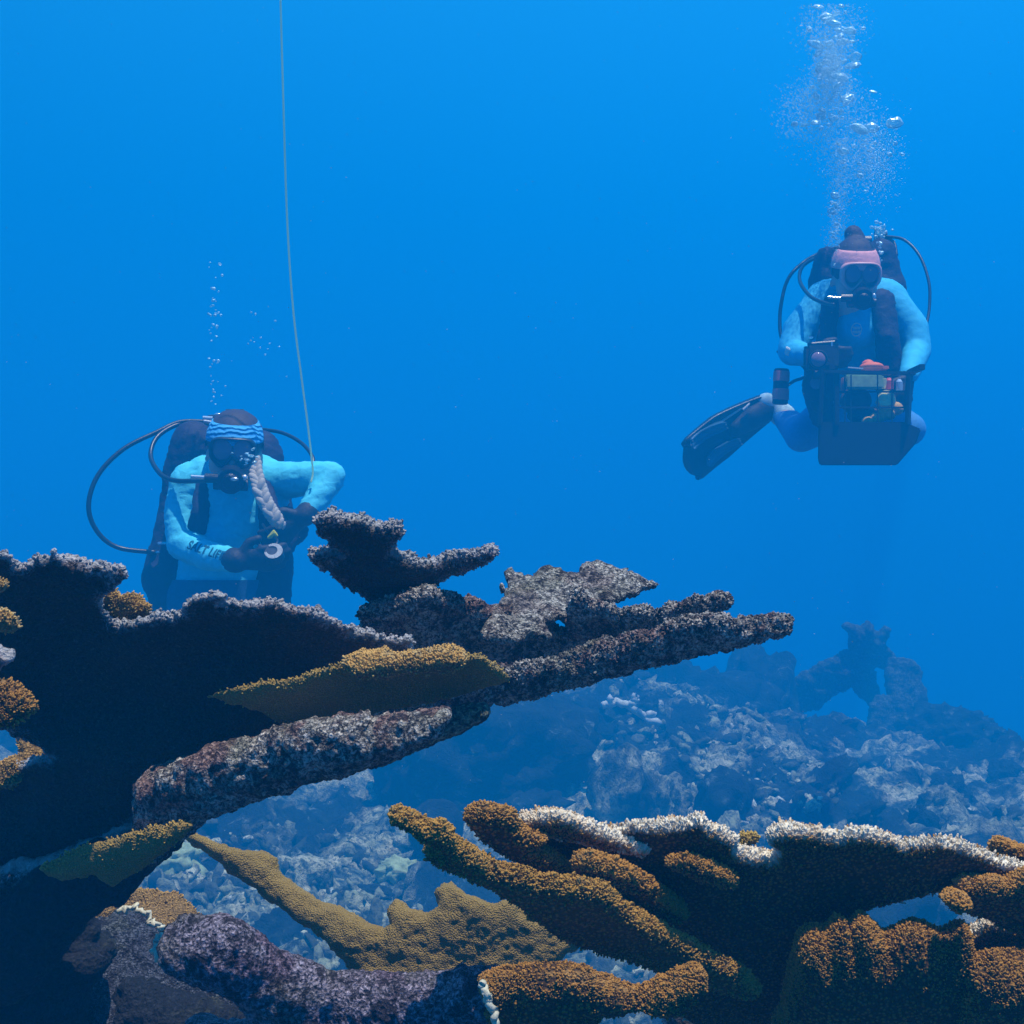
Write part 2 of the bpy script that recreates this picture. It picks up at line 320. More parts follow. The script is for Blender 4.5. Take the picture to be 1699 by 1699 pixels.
LOW = [(240, 1420), (226, 1380), (232, 1340), (232, 1300), (240, 1286), (275, 1272), (310, 1258), (352, 1243), (400, 1230), (460, 1212), (520, 1199), (600, 1192), (680, 1192), (735, 1186), (745, 1192), (740, 1206), (700, 1226), (640, 1255), (560, 1282), (480, 1305), (400, 1332), (345, 1356), (312, 1384), (282, 1412), (262, 1428)]
plate('branch', [(-70, 1600), (0, 1500), (60, 1446), (120, 1420), (200, 1392), (262, 1360), (330, 1340), (345, 1356), (312, 1384), (282, 1412), (250, 1442), (205, 1486), (150, 1525), (120, 1560), (60, 1640), (-70, 1700)], .965, DARKB, A, ky=.4, kx=-.1, T=.015, R=50, wave=.005, rough=.0024, edge=3, seed=18)  # root of the lowest arm, its shade painted by the darker material
plate('branch', LOW, .89, DEADC, A, ky=.5, kx=-.3, T=.017, R=50, wave=.01, rough=.0024, edge=4, seed=2, rfreq=85)
plate('branch', [(-70, 1440), (0, 1440), (80, 1425), (160, 1398), (225, 1360), (232, 1300), (262, 1292), (262, 1330), (240, 1370), (190, 1400), (110, 1440), (60, 1480), (80, 1540), (40, 1600), (-70, 1640)], .99, DEAD, A, ky=.5, kx=.15, T=.016, R=50, rough=.002, seed=19)
plate('branch', [(560, 1262), (620, 1240), (680, 1210), (735, 1186), (765, 1172), (790, 1166), (806, 1168), (812, 1178), (806, 1192), (780, 1206), (720, 1232), (640, 1264), (560, 1284), (500, 1300)], .90, DEADO, A, ky=.35, kx=.1, T=.010, R=24, edge=2, rough=.0015, seed=17)
LONG = Z5((-60, 640), (60, 610), (250, 610), (430, 600), (560, 580), (680, 560), (760, 545), (830, 528), (900, 515), (960, 482), (1030, 470), (1100, 455), (1180, 440), (1230, 408), (1290, 390), (1350, 385), (1400, 392), (1440, 405), (1500, 392), (1560, 388), (1600, 395), (1622, 412), (1612, 436), (1560, 450), (1480, 468), (1400, 490), (1300, 514), (1200, 535), (1100, 560), (1000, 588), (900, 615), (760, 645), (650, 670), (520, 705), (400, 740), (200, 790), (-60, 830))
plate('branch', LONG, 1.0, DEADC, A, ky=.75, kx=.25, T=.009, R=28, wave=.01, rough=.0017, edge=3, efreq=.08, seed=3, rfreq=120, nubs=1500, nub_r=.0015, nub_h=.0018)
BASE = Z5((150, 470), (232, 430), (228, 385), (262, 352), (300, 345), (360, 330), (418, 305), (440, 300), (475, 305), (500, 325), (545, 332), (560, 340), (590, 335), (625, 345), (650, 370), (700, 365), (740, 385), (800, 388), (838, 415), (862, 440), (892, 428), (886, 380), (902, 332), (935, 322), (965, 338), (1000, 350), (1045, 358), (1058, 382), (1110, 362), (1150, 365), (1172, 385), (1215, 370), (1260, 348), (1310, 335), (1360, 328), (1410, 332), (1418, 348), (1390, 368), (1330, 382), (1280, 400), (1200, 430), (1130, 460), (1000, 500), (880, 540), (760, 580), (640, 600), (520, 600), (400, 560), (260, 500))
plate('branch', BASE, 1.05, DEADC, A, ky=.95, kx=.15, T=.007, R=18, wave=.02, rough=.002, edge=3.5, efreq=.08, seed=4, rfreq=120, nubs=1200, nub_r=.0016, nub_h=.002)
FAN = Z5((240, 440), (238, 370), (278, 352), (242, 318), (170, 278), (110, 235), (58, 195), (55, 180), (70, 170), (108, 180), (150, 184), (182, 180), (140, 150), (98, 112), (85, 85), (90, 66), (125, 58), (150, 62), (190, 66), (235, 68), (250, 82), (285, 98), (315, 100), (340, 92), (362, 102), (366, 125), (338, 150), (328, 182), (355, 190), (395, 205), (435, 215), (462, 205), (510, 192), (560, 186), (610, 180), (650, 174), (676, 182), (668, 198), (630, 215), (570, 240), (500, 268), (440, 292), (418, 330), (425, 380), (430, 450))
plate('branch', FAN, 1.02, DEAD, A, ky=.85, kx=-.1, T=.007, R=18, wave=.02, rough=.0018, edge=3.5, efreq=.08, seed=5, rfreq=120, nubs=900, nub_r=.0015, nub_h=.002, rim_bias=4)
LEAF = Z5((600, 480), (640, 400), (672, 352), (690, 330), (672, 300), (680, 286), (712, 296), (698, 252), (705, 242), (740, 252), (775, 256), (800, 244), (848, 236), (872, 240), (900, 266), (925, 262), (945, 236), (988, 222), (1040, 232), (1080, 240), (1125, 262), (1190, 280), (1200, 288), (1180, 300), (1120, 312), (1070, 335), (1030, 352), (960, 360), (905, 372), (890, 395), (845, 400), (820, 420), (860, 470))
plate('branch', LEAF, 1.10, DEADP, A, ky=-1.3, kx=.2, T=.005, R=12, wave=.02, rough=.0022, edge=5, seed=6, rfreq=70)
plate('branch', [(-60, 1085), (0, 1083), (12, 1088), (14, 1100), (0, 1108), (-60, 1112)], .80, DEAD, A, T=.007, R=14, seed=7)
plate('live_tissue', [(-60, 950), (0, 962), (10, 968), (8, 980), (0, 984), (-60, 984)], .80, TAN, A, ky=.1, T=.006, R=12, edge=1, seed=8, nubs=150)['label'] = 'small orange living tip at the left edge'
plate('live_tissue', [(-60, 1000), (0, 1016), (25, 1032), (38, 1044), (10, 1042), (-60, 1040)], .82, TAN, A, ky=-.5, T=.005, R=12, edge=1.5, seed=9, nubs=200)
plate('live_tissue', [(-60, 1130), (0, 1138), (22, 1146), (38, 1158), (46, 1176), (38, 1190), (15, 1198), (-60, 1212)], .80, BROWN, A, ky=.0, T=.010, R=26, edge=1.5, seed=10, nubs=500)['label'] = 'rounded golden living lobe at the left edge'
plate('live_tissue', [(20, 1268), (40, 1255), (30, 1236), (48, 1226), (60, 1232), (82, 1252), (92, 1264), (80, 1274), (50, 1285), (20, 1300), (-60, 1330), (-60, 1290)], .98, TAN, A, ky=-.9, T=.006, R=16, edge=2.5, seed=11, nubs=300)
plate('live_tissue', [(168, 985), (182, 984), (198, 992), (212, 990), (228, 996), (238, 1002), (248, 1014), (240, 1028), (215, 1034), (188, 1026), (174, 1010)], .93, TAN, A, ky=-.6, T=.008, R=18, edge=2.5, seed=12, nubs=600, nub_r=.0009, nub_h=.003)['label'] = 'tuft of pale golden living coral in the notch'
LIVEP = [(342, 1156), (365, 1146), (400, 1139), (440, 1133), (475, 1130), (510, 1122), (548, 1110), (575, 1098), (600, 1094), (640, 1090), (680, 1088), (715, 1084), (745, 1079), (768, 1086), (790, 1090), (812, 1098), (832, 1112), (850, 1124), (848, 1134), (830, 1134), (800, 1142), (760, 1152), (705, 1166), (640, 1180), (585, 1190), (540, 1200), (500, 1202), (465, 1194), (430, 1180), (395, 1168)]
plate('live_tissue', LIVEP, .90, OLIVE, A, ky=1.1, kx=.05, T=.003, R=12, wave=.006, rough=.0012, edge=2, seed=13, nubs=350, rim_bias=4, nub_r=.001, nub_h=.0022)['label'] = 'olive living plate with a golden knobbly top edge'
plate('live_tissue', [(570, 1098), (610, 1092), (660, 1090), (700, 1085), (742, 1078), (765, 1084), (768, 1096), (740, 1106), (690, 1112), (640, 1118), (590, 1116)], .875, TAN, A, ky=.5, T=.008, R=12, wave=.003, rough=.0015, edge=2, seed=14, nubs=1500, nub_r=.0011, nub_h=.0030, nub_up=.8)['label'] = 'golden knobbly crest of living polyps'
plate('live_tissue', [(72, 1442), (110, 1416), (160, 1400), (230, 1382), (300, 1368), (330, 1360), (300, 1388), (262, 1420), (225, 1448), (190, 1470), (160, 1452), (130, 1450), (104, 1462)], .908, OLIVE, A, ky=.5, kx=-.3, T=.006, R=40, wave=.002, rough=.001, edge=3, seed=15, nubs=120)['label'] = 'patch of brown living tissue under the lowest arm'
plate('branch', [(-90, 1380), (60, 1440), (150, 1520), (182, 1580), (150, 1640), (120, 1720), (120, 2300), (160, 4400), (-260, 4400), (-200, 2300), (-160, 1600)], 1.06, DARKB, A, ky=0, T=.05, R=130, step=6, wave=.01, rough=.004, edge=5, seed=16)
# bottom left dead slab with living margins
Dc = colony('crusted_dead_coral', (-.28, 1.0, 0), 'lilac grey dead coral slab with a white living margin, low in the left corner')
plate('branch', [(60, 1640), (110, 1560), (140, 1532), (175, 1520), (200, 1510), (225, 1510), (246, 1524), (262, 1548), (258, 1572), (290, 1600), (380, 1620), (440, 1660), (500, 1720), (620, 1790), (300, 1900), (0, 1860)], 1.12, DEADS, Dc, ky=-.7, kx=.1, T=.015, R=40, step=3, wave=.015, rough=.0018, edge=4, seed=20)
plate('live_tissue', [(136, 1520), (150, 1498), (172, 1479), (186, 1486), (200, 1495), (225, 1484), (250, 1478), (272, 1482), (290, 1480), (306, 1490), (320, 1508), (342, 1530), (318, 1542), (290, 1548), (262, 1548), (240, 1530), (215, 1524), (185, 1530), (150, 1534)], 1.25, TAN, Dc, ky=-.9, T=.008, R=14, wave=.006, rough=.0015, edge=2.5, seed=21, nubs=600, rim_bias=3)['label'] = 'flat tan living plate behind the slab'
def tube(name, pts, rad, mat, parent, n=8, closed=False):
    P = [Vector(p) for p in pts]; V = []; rads = rad if isinstance(rad, (list, tuple)) else [rad]*len(P)
    prev = None
    for i, p in enumerate(P):
        d = (P[min(i+1, len(P)-1)]-P[max(i-1, 0)]).normalized()
        if prev is None: u = d.orthogonal().normalized()
        else: u = (prev-d*prev.dot(d)).normalized()
        prev = u; w = d.cross(u)
        for k in range(n):
            a = 2*math.pi*k/n; V.append(p+(u*math.cos(a)+w*math.sin(a))*rads[i])
    F_ = [(i*n+k, i*n+(k+1) % n, (i+1)*n+(k+1) % n, (i+1)*n+k) for i in range(len(P)-1) for k in range(n)]
    o1 = len(V); V.append(P[0]); V.append(P[-1])
    F_ += [(o1, (k+1) % n, k, k) for k in range(n)] + [(o1+1, (len(P)-1)*n+k, (len(P)-1)*n+(k+1) % n, (len(P)-1)*n+(k+1) % n) for k in range(n)]
    me = bpy.data.meshes.new(name); W0 = world_loc(parent) if parent is not None else Vector()
    me.from_pydata([v-W0 for v in V], [], [tuple(dict.fromkeys(f)) for f in F_]); me.update()
    for p in me.polygons: p.use_smooth = True
    me.materials.append(mat); return link(bpy.data.objects.new(name, me), parent)
def spline(pts, n=8):
    P = [Vector(p) for p in pts]; Q = [P[0]*2-P[1]]+P+[P[-1]*2-P[-2]]; o = []
    for i in range(1, len(Q)-2):
        for k in range(n):
            t = k/n; a, b, c, d = Q[i-1:i+3]
            o.append(.5*((2*b)+(c-a)*t+(2*a-5*b+4*c-d)*t*t+(3*b-a-3*c+d)*t**3))
    return o+[P[-1]]
def wobble(pts, a=.0012):
    return [p+Vector([random.gauss(0, a) for _ in range(3)]) for p in pts]
mp = wobble(spline([atv(x, y, 1.02*KC) for x, y in ((196, 1512), (218, 1505), (240, 1515), (256, 1532), (272, 1545))], 8)); tube('growing_margin', mp, .0014, MARGIN, Dc)
mp = wobble(spline([atv(x, y, .965*KC) for x, y in ((268, 1552), (258, 1568), (256, 1580), (272, 1588), (288, 1590))], 8)); tube('growing_margin', mp, .0013, MARGIN, Dc)
mp = wobble(spline([atv(x, y, .975*KC) for x, y in ((378, 1620), (384, 1632), (410, 1645), (438, 1672), (452, 1682))], 8)); tube('growing_margin', mp, .0013, MARGIN, Dc)
# bottom centre colony: lilac dead trunk, live end, olive blade behind
C = colony('olive_elkhorn_coral', (-.03, .95, 0), 'olive living blade rising behind a lilac crusted dead trunk at the bottom centre')
TR = [(268, 1566), (272, 1548), (292, 1539), (330, 1537), (360, 1536), (395, 1546), (425, 1566), (452, 1588), (480, 1606), (520, 1622), (560, 1634), (620, 1636), (700, 1632), (770, 1626), (830, 1622), (850, 1660), (860, 1780), (480, 1800), (455, 1720), (430, 1680), (400, 1648), (360, 1622), (310, 1606), (278, 1590)]
plate('branch', TR, .765, DEADV, C, ky=.7, kx=-.1, T=.018, R=50, wave=.004, rough=.0014, edge=2.5, seed=30, rfreq=110)
LE = [(798, 1632), (830, 1622), (870, 1616), (915, 1614), (960, 1620), (1000, 1630), (1040, 1643), (1070, 1646), (1110, 1638), (1130, 1624), (1160, 1612), (1170, 1635), (1140, 1665), (1090, 1672), (1040, 1670), (1000, 1664), (985, 1690), (975, 1760), (830, 1760), (815, 1680)]
plate('live_tissue', LE, .745, BROWN, C, ky=.85, T=.012, R=40, wave=.004, rough=.002, edge=2, seed=31, nubs=4500, nub_r=.0009, nub_h=.0016, nub_up=.1)['label'] = 'golden brown living end of the trunk'
mp = wobble(spline([atv(x, y, .726*KC) for x, y in ((798, 1628), (806, 1648), (815, 1670), (822, 1700), (826, 1730))], 8), .0006); tube('growing_margin', mp, .0016, MARGIN, C)
OL = [(298, 1384), (320, 1378), (345, 1390), (375, 1402), (405, 1413), (440, 1413), (462, 1424), (466, 1452), (490, 1470), (530, 1492), (575, 1508), (600, 1528), (640, 1545), (650, 1535), (643, 1508), (655, 1497), (672, 1503), (690, 1512), (715, 1514), (728, 1505), (724, 1478), (735, 1465), (752, 1470), (775, 1482), (800, 1492), (838, 1494), (860, 1502), (890, 1520), (925, 1538), (955, 1550), (985, 1556), (965, 1572), (935, 1592), (910, 1604), (870, 1620), (820, 1650), (700, 1670), (612, 1660), (590, 1620), (555, 1580), (520, 1548), (480, 1518), (440, 1488), (400, 1456), (350, 1422), (315, 1400)]
plate('branch', OL, 1.25, OLIVE, C, ky=-.4, kx=-.1, T=.012, R=30, wave=.02, rough=.0018, edge=2, seed=32, nubs=900, nub_r=.0007, nub_h=.0008, nub_up=.1, rim_bias=.3)
plate('branch', [(300, 1700), (980, 1700), (900, 2300), (860, 4600), (420, 4600), (400, 2300)], .95, DEADV, C, ky=0, T=.05, R=150, step=8, wave=.01, rough=.004, edge=5, seed=33)
# right colony
B = colony('live_elkhorn_coral', (.22, .85, 0), 'golden brown living elkhorn coral with white knobbly growing edges at the lower right')
RM = [(1022, 1378), (1045, 1367), (1090, 1371), (1130, 1366), (1152, 1360), (1165, 1362), (1176, 1376), (1200, 1384), (1216, 1392), (1216, 1412), (1245, 1420), (1285, 1424), (1298, 1405), (1282, 1396), (1276, 1384), (1300, 1378), (1338, 1378), (1362, 1386), (1386, 1392), (1410, 1384), (1440, 1384), (1470, 1390), (1495, 1402), (1520, 1396), (1560, 1394), (1600, 1404), (1640, 1420), (1670, 1432), (1700, 1436), (1790, 1438), (1790, 1442), (1700, 1444), (1660, 1450), (1610, 1462), (1560, 1474), (1500, 1487), (1450, 1500), (1400, 1524), (1356, 1545), (1350, 1580), (1450, 1592), (1550, 1588), (1600, 1556), (1640, 1530), (1700, 1536), (1800, 1545), (1800, 1640), (1715, 1650), (1640, 1680), (1580, 1690), (1500, 1700), (1490, 1720), (1330, 1722), (1200, 1712), (1140, 1692), (1110, 1670), (1150, 1630), (1130, 1590), (1060, 1540), (1000, 1500), (940, 1462), (900, 1440), (868, 1400), (858, 1372), (868, 1358), (915, 1350), (935, 1354), (960, 1366), (1000, 1378)]
plate('branch', RM, .82, GOLD, B, ky=.85, kx=-.05, c0=(1350, 1520), T=.0045, R=11, wave=.004, rough=.0008, edge=2.5, rim_bias=4, nub_up=1.1, base_w=.10, seed=40, nubs=15000, nub_r=.0010, nub_h=.0034, step=2.8)
def rb(poly, D, nubs, seed, T=.012, R=24, ky=.35, mat=None, **k): return plate('branch', poly, D, mat or BROWN, B, ky=ky, T=T, R=R, wave=.004, rough=.0008, edge=3, efreq=.09, grow=-2.5, seed=seed, nubs=nubs, nub_r=k.pop('nub_r', .0010), nub_h=k.pop('nub_h', .0022), **k)
rb([(645, 1352), (655, 1345), (684, 1349), (690, 1358), (706, 1366), (734, 1369), (748, 1380), (754, 1392), (776, 1410), (800, 1424), (832, 1440), (870, 1446), (900, 1458), (950, 1460), (985, 1466), (1005, 1475), (1030, 1496), (1060, 1514), (1100, 1538), (1150, 1566), (1200, 1592), (1245, 1618), (1262, 1640), (1240, 1650), (1170, 1636), (1090, 1606), (1020, 1580), (960, 1562), (915, 1540), (880, 1515), (850, 1490), (812, 1468), (770, 1450), (735, 1434), (708, 1420), (704, 1410), (718, 1404), (735, 1408), (706, 1390), (680, 1374), (655, 1362)], .752, 6500, 41, T=.0065, R=15, ky=1.0, mat=OLIVEB)
rb([(770, 1346), (782, 1338), (806, 1335), (828, 1344), (846, 1350), (858, 1362), (862, 1376), (900, 1386), (918, 1394), (905, 1404), (880, 1400), (960, 1440), (1060, 1500), (1100, 1540), (1040, 1530), (960, 1492), (900, 1452), (850, 1420), (805, 1396), (780, 1372)], .770, 2600, 42, ky=.9, T=.006, R=14)
rb([(868, 1358), (915, 1350), (935, 1354), (960, 1366), (1000, 1380), (1040, 1392), (1085, 1410), (1070, 1416), (1020, 1408), (960, 1396), (900, 1384), (872, 1372)], .775, 3800, 43, T=.004, R=10, ky=.8, mat=GOLD, nub_h=.0034, nub_up=1.0)
def rmd(x, y): return .82+(.85*(y-1520)-.05*(x-1350))*.82/2334
rb([(945, 1426), (975, 1420), (1010, 1430), (1050, 1448), (1090, 1470), (1125, 1498), (1142, 1518), (1108, 1520), (1060, 1504), (1010, 1480), (968, 1452)], rmd(1045, 1470)-.034, 3200, 44, ky=1.5, kx=-.1, T=.006, R=12, mat=GOLDB, nub_up=.6, nub_h=.0026)
rb([(1100, 1426), (1150, 1424), (1182, 1434), (1208, 1450), (1226, 1472), (1190, 1462), (1150, 1450), (1116, 1438)], rmd(1160, 1448)-.024, 1200, 45, ky=1.5, kx=.1, T=.0045, R=9, mat=GOLDB, nub_up=.6, nub_h=.0026)
rb([(1318, 1590), (1326, 1562), (1342, 1548), (1366, 1552), (1386, 1540), (1400, 1533), (1412, 1545), (1428, 1533), (1442, 1531), (1458, 1550), (1476, 1558), (1498, 1546), (1520, 1542), (1545, 1546), (1560, 1558), (1580, 1552), (1600, 1540), (1612, 1556), (1620, 1620), (1640, 1780), (1240, 1800), (1296, 1680)], rmd(1440, 1650)-.055, 9000, 47, ky=.7, T=.022, R=85, mat=GOLDB, c0=(1440, 1640), nub_up=.3)
rb([(1570, 1460), (1600, 1462), (1640, 1458), (1680, 1462), (1700, 1450), (1790, 1440), (1790, 1560), (1700, 1548), (1650, 1530), (1610, 1512), (1580, 1512), (1564, 1494), (1568, 1482), (1590, 1482), (1600, 1478), (1585, 1468)], .79, 3500, 48, T=.006, R=14, ky=.8)
rb([(1566, 1492), (1572, 1482), (1592, 1484), (1612, 1494), (1606, 1506), (1580, 1508)], .77, 600, 49, T=.008, R=14, nub_r=.0012)
rb([(1590, 1660), (1600, 1630), (1616, 1608), (1645, 1596), (1684, 1594), (1720, 1600), (1760, 1640), (1760, 1780), (1600, 1780), (1580, 1710)], rmd(1660, 1680)-.075, 3600, 50, ky=.8, T=.018, R=50, mat=GOLDB, nub_up=.3)
rb([(1640, 1396), (1655, 1390), (1668, 1392), (1680, 1404), (1700, 1412), (1790, 1420), (1790, 1440), (1700, 1436), (1665, 1430), (1648, 1416)], .84, 1200, 51, T=.010, R=14, ky=-.3, nub_r=.0014, nub_h=.003)
plate('branch', [(1230, 1382), (1250, 1380), (1262, 1384), (1255, 1400), (1235, 1412), (1222, 1418), (1215, 1410)], .9, OLIVE, B, ky=-.3, T=.006, R=12, seed=52, nubs=200)
plate('branch', [(1100, 1640), (1800, 1640), (1640, 2300), (1620, 4600), (1180, 4600), (1200, 2300)], .93, DEAD, B, ky=0, T=.05, R=150, step=8, wave=.01, rough=.004, edge=5, seed=53)
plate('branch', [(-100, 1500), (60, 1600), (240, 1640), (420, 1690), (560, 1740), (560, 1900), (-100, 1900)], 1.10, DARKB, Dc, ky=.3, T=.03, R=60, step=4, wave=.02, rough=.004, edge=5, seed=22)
KC = 1.0
# ------------------------------------------------------------------ lumps, stumps and rubble on the seabed
DARKROCK = seabed_mat('dark reef rock', .3)
def ico(sub):
    bm = bmesh.new(); bmesh.ops.create_icosphere(bm, subdivisions=sub, radius=1); V = np.array([v.co[:] for v in bm.verts]); Fc = np.array([[v.index for v in f.verts] for f in bm.faces]); bm.free(); return V, Fc
ICO = {k: ico(k) for k in (1, 2, 3, 4, 5)}
def rockshape(sub, scale, seed, rough=.35, freq=1.3, sharp=0.0, parent_loc=(0, 0, 0)):
    V, Fc = ICO[sub]; V = V.copy()
    d = 1+rough*fbm(V+seed*3.1, freq, 4, seed)+rough*.6*np.abs(fbm(V+seed, freq*3.2, 3, seed+3))*(1 if not sharp else sharp)
    V = V*d[:, None]*np.array(scale); return V, Fc
def ground_at(x, y): return float(ground_z(np.array([x]), np.array([y]))[0])
def lump(name, px, py, D, scale, label, seed, mat=None, sub=5, rough=.3, freq=1.3, cat='rock', group=None, sink=.15, rot=0):
    # (px, py) is its middle; walk out along that line of sight until its foot meets the ground
    for q in np.arange(2.5, 13, .05):
        p = at(px, py, q)
        if p[2]-scale[2]*.6 <= ground_at(p[0], p[1]): break
    if abs(q-D) > 1.6 or D > 7: p = at(px, py, D)
    x, y, z = p
    V, Fc = rockshape(sub, scale, seed, rough, freq); 
    c, s_ = math.cos(rot), math.sin(rot); V[:, [0, 1]] = np.stack([V[:, 0]*c-V[:, 1]*s_, V[:, 0]*s_+V[:, 1]*c], -1)
    # squash the skirt down into the ground
    low = V[:, 2] < 0; gz = ground_at(x, y)-z; k = min(0, gz-.1); V[low, 2] = V[low, 2]/scale[2]*max(scale[2], -k)
    o = mesh_np(name, V, Fc, mat or SEABED, attrs={'rim': np.full(len(V), .3)}); o.location = (x, y, z); tag(o, label, cat, group); return o
lump('reef_mound', 800, 1285, 7.2, (.56, .5, .40), 'big dark reef mound flecked with white, straight behind the crusted arm', 3, DARKROCK, rough=.28)
lump('reef_mound', 1110, 1190, 10.2, (.62, .5, .40), 'tall blue faded reef mound under the tip of the longest dead arm', 5, DARKROCK, rough=.30, freq=1.7)
lump('reef_mound', 1258, 1185, 10.6, (.29, .35, .50), 'steep faded reef pillar beside the open coral arch', 6, DARKROCK, rough=.25, freq=1.5)
lump('reef_mound', 1582, 1232, 9.9, (.34, .35, .22), 'low bushy dark mound right of the coral arch, on the far edge', 7, DARKROCK, rough=.35, freq=2.2)
lump('coral_stump', 1035, 1320, 7.0, (.13, .13, .20), 'upright grey coral stump right of the big dark mound', 8, SEABED, sub=4, rough=.3, freq=2, cat='coral')
lump('coral_stump', 1095, 1335, 6.6, (.11, .12, .14), 'leaning pale coral stump in the middle of the seabed', 9, SEABED, sub=4, rough=.4, freq=2, cat='coral')
lump('coral_stump', 1198, 1325, 6.2, (.12, .12, .13), 'dark coral stump with a pale crusted top above the white rim', 10, DARKROCK, sub=4, rough=.3, freq=2, cat='coral')
lump('coral_boulder', 725, 1368, 5.6, (.11, .11, .10), 'smooth round dark coral head just behind the olive branch tip', 11, DARKROCK, sub=4, rough=.08, freq=2, cat='coral')
GREENC = plain('pale green crust', (.33, .42, .22), .85, .35, 40, .01)
lump('coral_boulder', 292, 1428, 4.9, (.10, .10, .06), 'pale green crusted coral head below the dead trunk', 12, GREENC, sub=4, rough=.35, freq=2.2, cat='coral')
lump('coral_boulder', 514, 1446, 5.0, (.085, .08, .055), 'round pale coral head behind the long olive branch', 13, SEABED, sub=4, rough=.2, freq=2, cat='coral')
lump('coral_boulder', 664, 1448, 4.9, (.07, .06, .045), 'small knobbly pale green coral head in the rubble', 14, GREENC, sub=4, rough=.4, freq=2.5, cat='coral')
lump('coral_boulder', 20, 1680, 3.6, (.12, .1, .06), 'green crusted rock in the bottom left corner', 15, GREENC, sub=4, rough=.35, freq=2.2, cat='coral')
lump('coral_boulder', 1500, 1520, 4.4, (.13, .12, .08), 'grey blue rock seen through the gap in the right coral', 16, SEABED, sub=4, rough=.35, freq=2.2, cat='coral')
lump('coral_boulder', 1380, 1470, 5.0, (.1, .1, .07), 'low grey rock behind the white rimmed plate', 17, SEABED, sub=4, rough=.35, freq=2.2, cat='coral')
# the open arch of a dead elkhorn
def Z6(*uv): return [(1250+u/3.784, 1000+v/3.784) for u, v in uv]
ARC = colony('coral_arch', tuple(at(1430, 1190, 10.4)), 'far dead elkhorn coral forming an open arch, faded blue', 'coral')
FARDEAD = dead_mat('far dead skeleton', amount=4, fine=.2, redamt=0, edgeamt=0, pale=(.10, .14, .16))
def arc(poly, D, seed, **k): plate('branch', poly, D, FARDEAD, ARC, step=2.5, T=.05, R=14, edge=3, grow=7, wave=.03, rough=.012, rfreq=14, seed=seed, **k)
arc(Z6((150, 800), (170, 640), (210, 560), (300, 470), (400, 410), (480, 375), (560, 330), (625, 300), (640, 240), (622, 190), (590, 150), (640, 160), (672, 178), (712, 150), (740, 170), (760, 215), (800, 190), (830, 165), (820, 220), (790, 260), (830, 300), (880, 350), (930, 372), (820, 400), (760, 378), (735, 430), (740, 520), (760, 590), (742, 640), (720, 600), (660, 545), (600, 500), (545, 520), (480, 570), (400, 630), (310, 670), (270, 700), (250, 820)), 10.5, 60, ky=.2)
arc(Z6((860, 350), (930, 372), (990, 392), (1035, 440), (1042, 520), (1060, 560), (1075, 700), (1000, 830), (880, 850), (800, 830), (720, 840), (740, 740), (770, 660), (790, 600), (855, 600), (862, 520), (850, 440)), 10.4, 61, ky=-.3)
WH = plain('bleached coral', (.62, .66, .60), .85, .25, 60, .006)
sk = colony('broken_coral_branch', tuple(at(1045, 1185, 8.0)), 'broken pale branching coral lying on the blue slope', 'coral')
for pts in (((1000, 1172), (1020, 1168), (1045, 1172), (1068, 1188), (1092, 1200)), ((1045, 1172), (1056, 1160), (1052, 1154)), ((1020, 1168), (1012, 1158)), ((1068, 1188), (1084, 1182))):
    q = [atv(x, y, 8.0) for x, y in pts]; q = wobble(spline(q, 6) if len(q) > 2 else [q[0].lerp(q[1], k/5) for k in range(6)], .006); tube('branch', q, .022, WH, sk, 8)
# rubble: far too many pieces to count
def rubble(n, ymin, ymax, smin, smax, seed, mat, name, label):
    r = np.random.default_rng(seed); V_, F_, off = [], [], 0; tone = []
    y = ymin*(ymax/ymin)**r.random(n); x = (r.random(n)*2-1)*(.42*y+.25)
    keep = fbm(np.stack([x, y, 0*x], -1), .9, 3, 88) > -.22+.25*r.random(n); x, y = x[keep], y[keep]; n = len(x)
    z = ground_z(x, y)
    shapes = [rockshape(2, (1, 1, 1), k+100, .45, 1.6) for k in range(6)]
    for i in range(n):
        sv, sf = shapes[r.integers(6)]; s0 = smin*(smax/smin)**(r.random()**1.8); kind = r.random()
        sc = (1, .8, .6) if kind < .45 else ((1.7, .5, .45) if kind < .6 else (1.3, 1.1, .5))
        v = sv*np.array(sc)*s0; q = r.normal(size=4); q /= np.linalg.norm(q)
        w_, a, b, c = q; M = np.array([[1-2*(b*b+c*c), 2*(a*b-c*w_), 2*(a*c+b*w_)], [2*(a*b+c*w_), 1-2*(a*a+c*c), 2*(b*c-a*w_)], [2*(a*c-b*w_), 2*(b*c+a*w_), 1-2*(a*a+b*b)]])
        V_.append(v@M.T+[x[i], y[i], z[i]+s0*.1]); F_.append(sf+off); off += len(sv); tone.append(np.full(len(sv), r.random()))
    o = mesh_np(name, np.concatenate(V_), np.concatenate(F_), mat, attrs={'tone': np.concatenate(tone)}); tag(o, label, None, None, 'stuff'); return o
m, t, b = newmat('coral rubble'); p = geo_pos(t); tn = attrn(t, 'tone'); n1 = noisen(t, 40, 5, .65, .5, p)
c = rampn(t, tn, [(.0, (.02, .03, .03)), (.4, (.12, .14, .10)), (.75, (.32, .36, .22)), (.93, (.60, .62, .42)), (1, (.66, .72, .64))])
c = mixn(t, rampn(t, n1, [(.40, (.85, .85, .85)), (.56, (0, 0, 0))]), c, (.03, .04, .045)); t.links.new(c, b.inputs['Base Color']); b.inputs['Roughness'].default_value = .95; b.inputs['Specular IOR Level'].default_value = .1; bump(t, b, n1, 1, .012)
RUB = m
rubble(13000, 3.4, 12.5,   .008, .050, 5, RUB, 'rubble', 'broken coral rubble strewn over the seabed')
shapes = []
RL = ['dead coral chunk lying loose on the seabed rubble']
protos = []
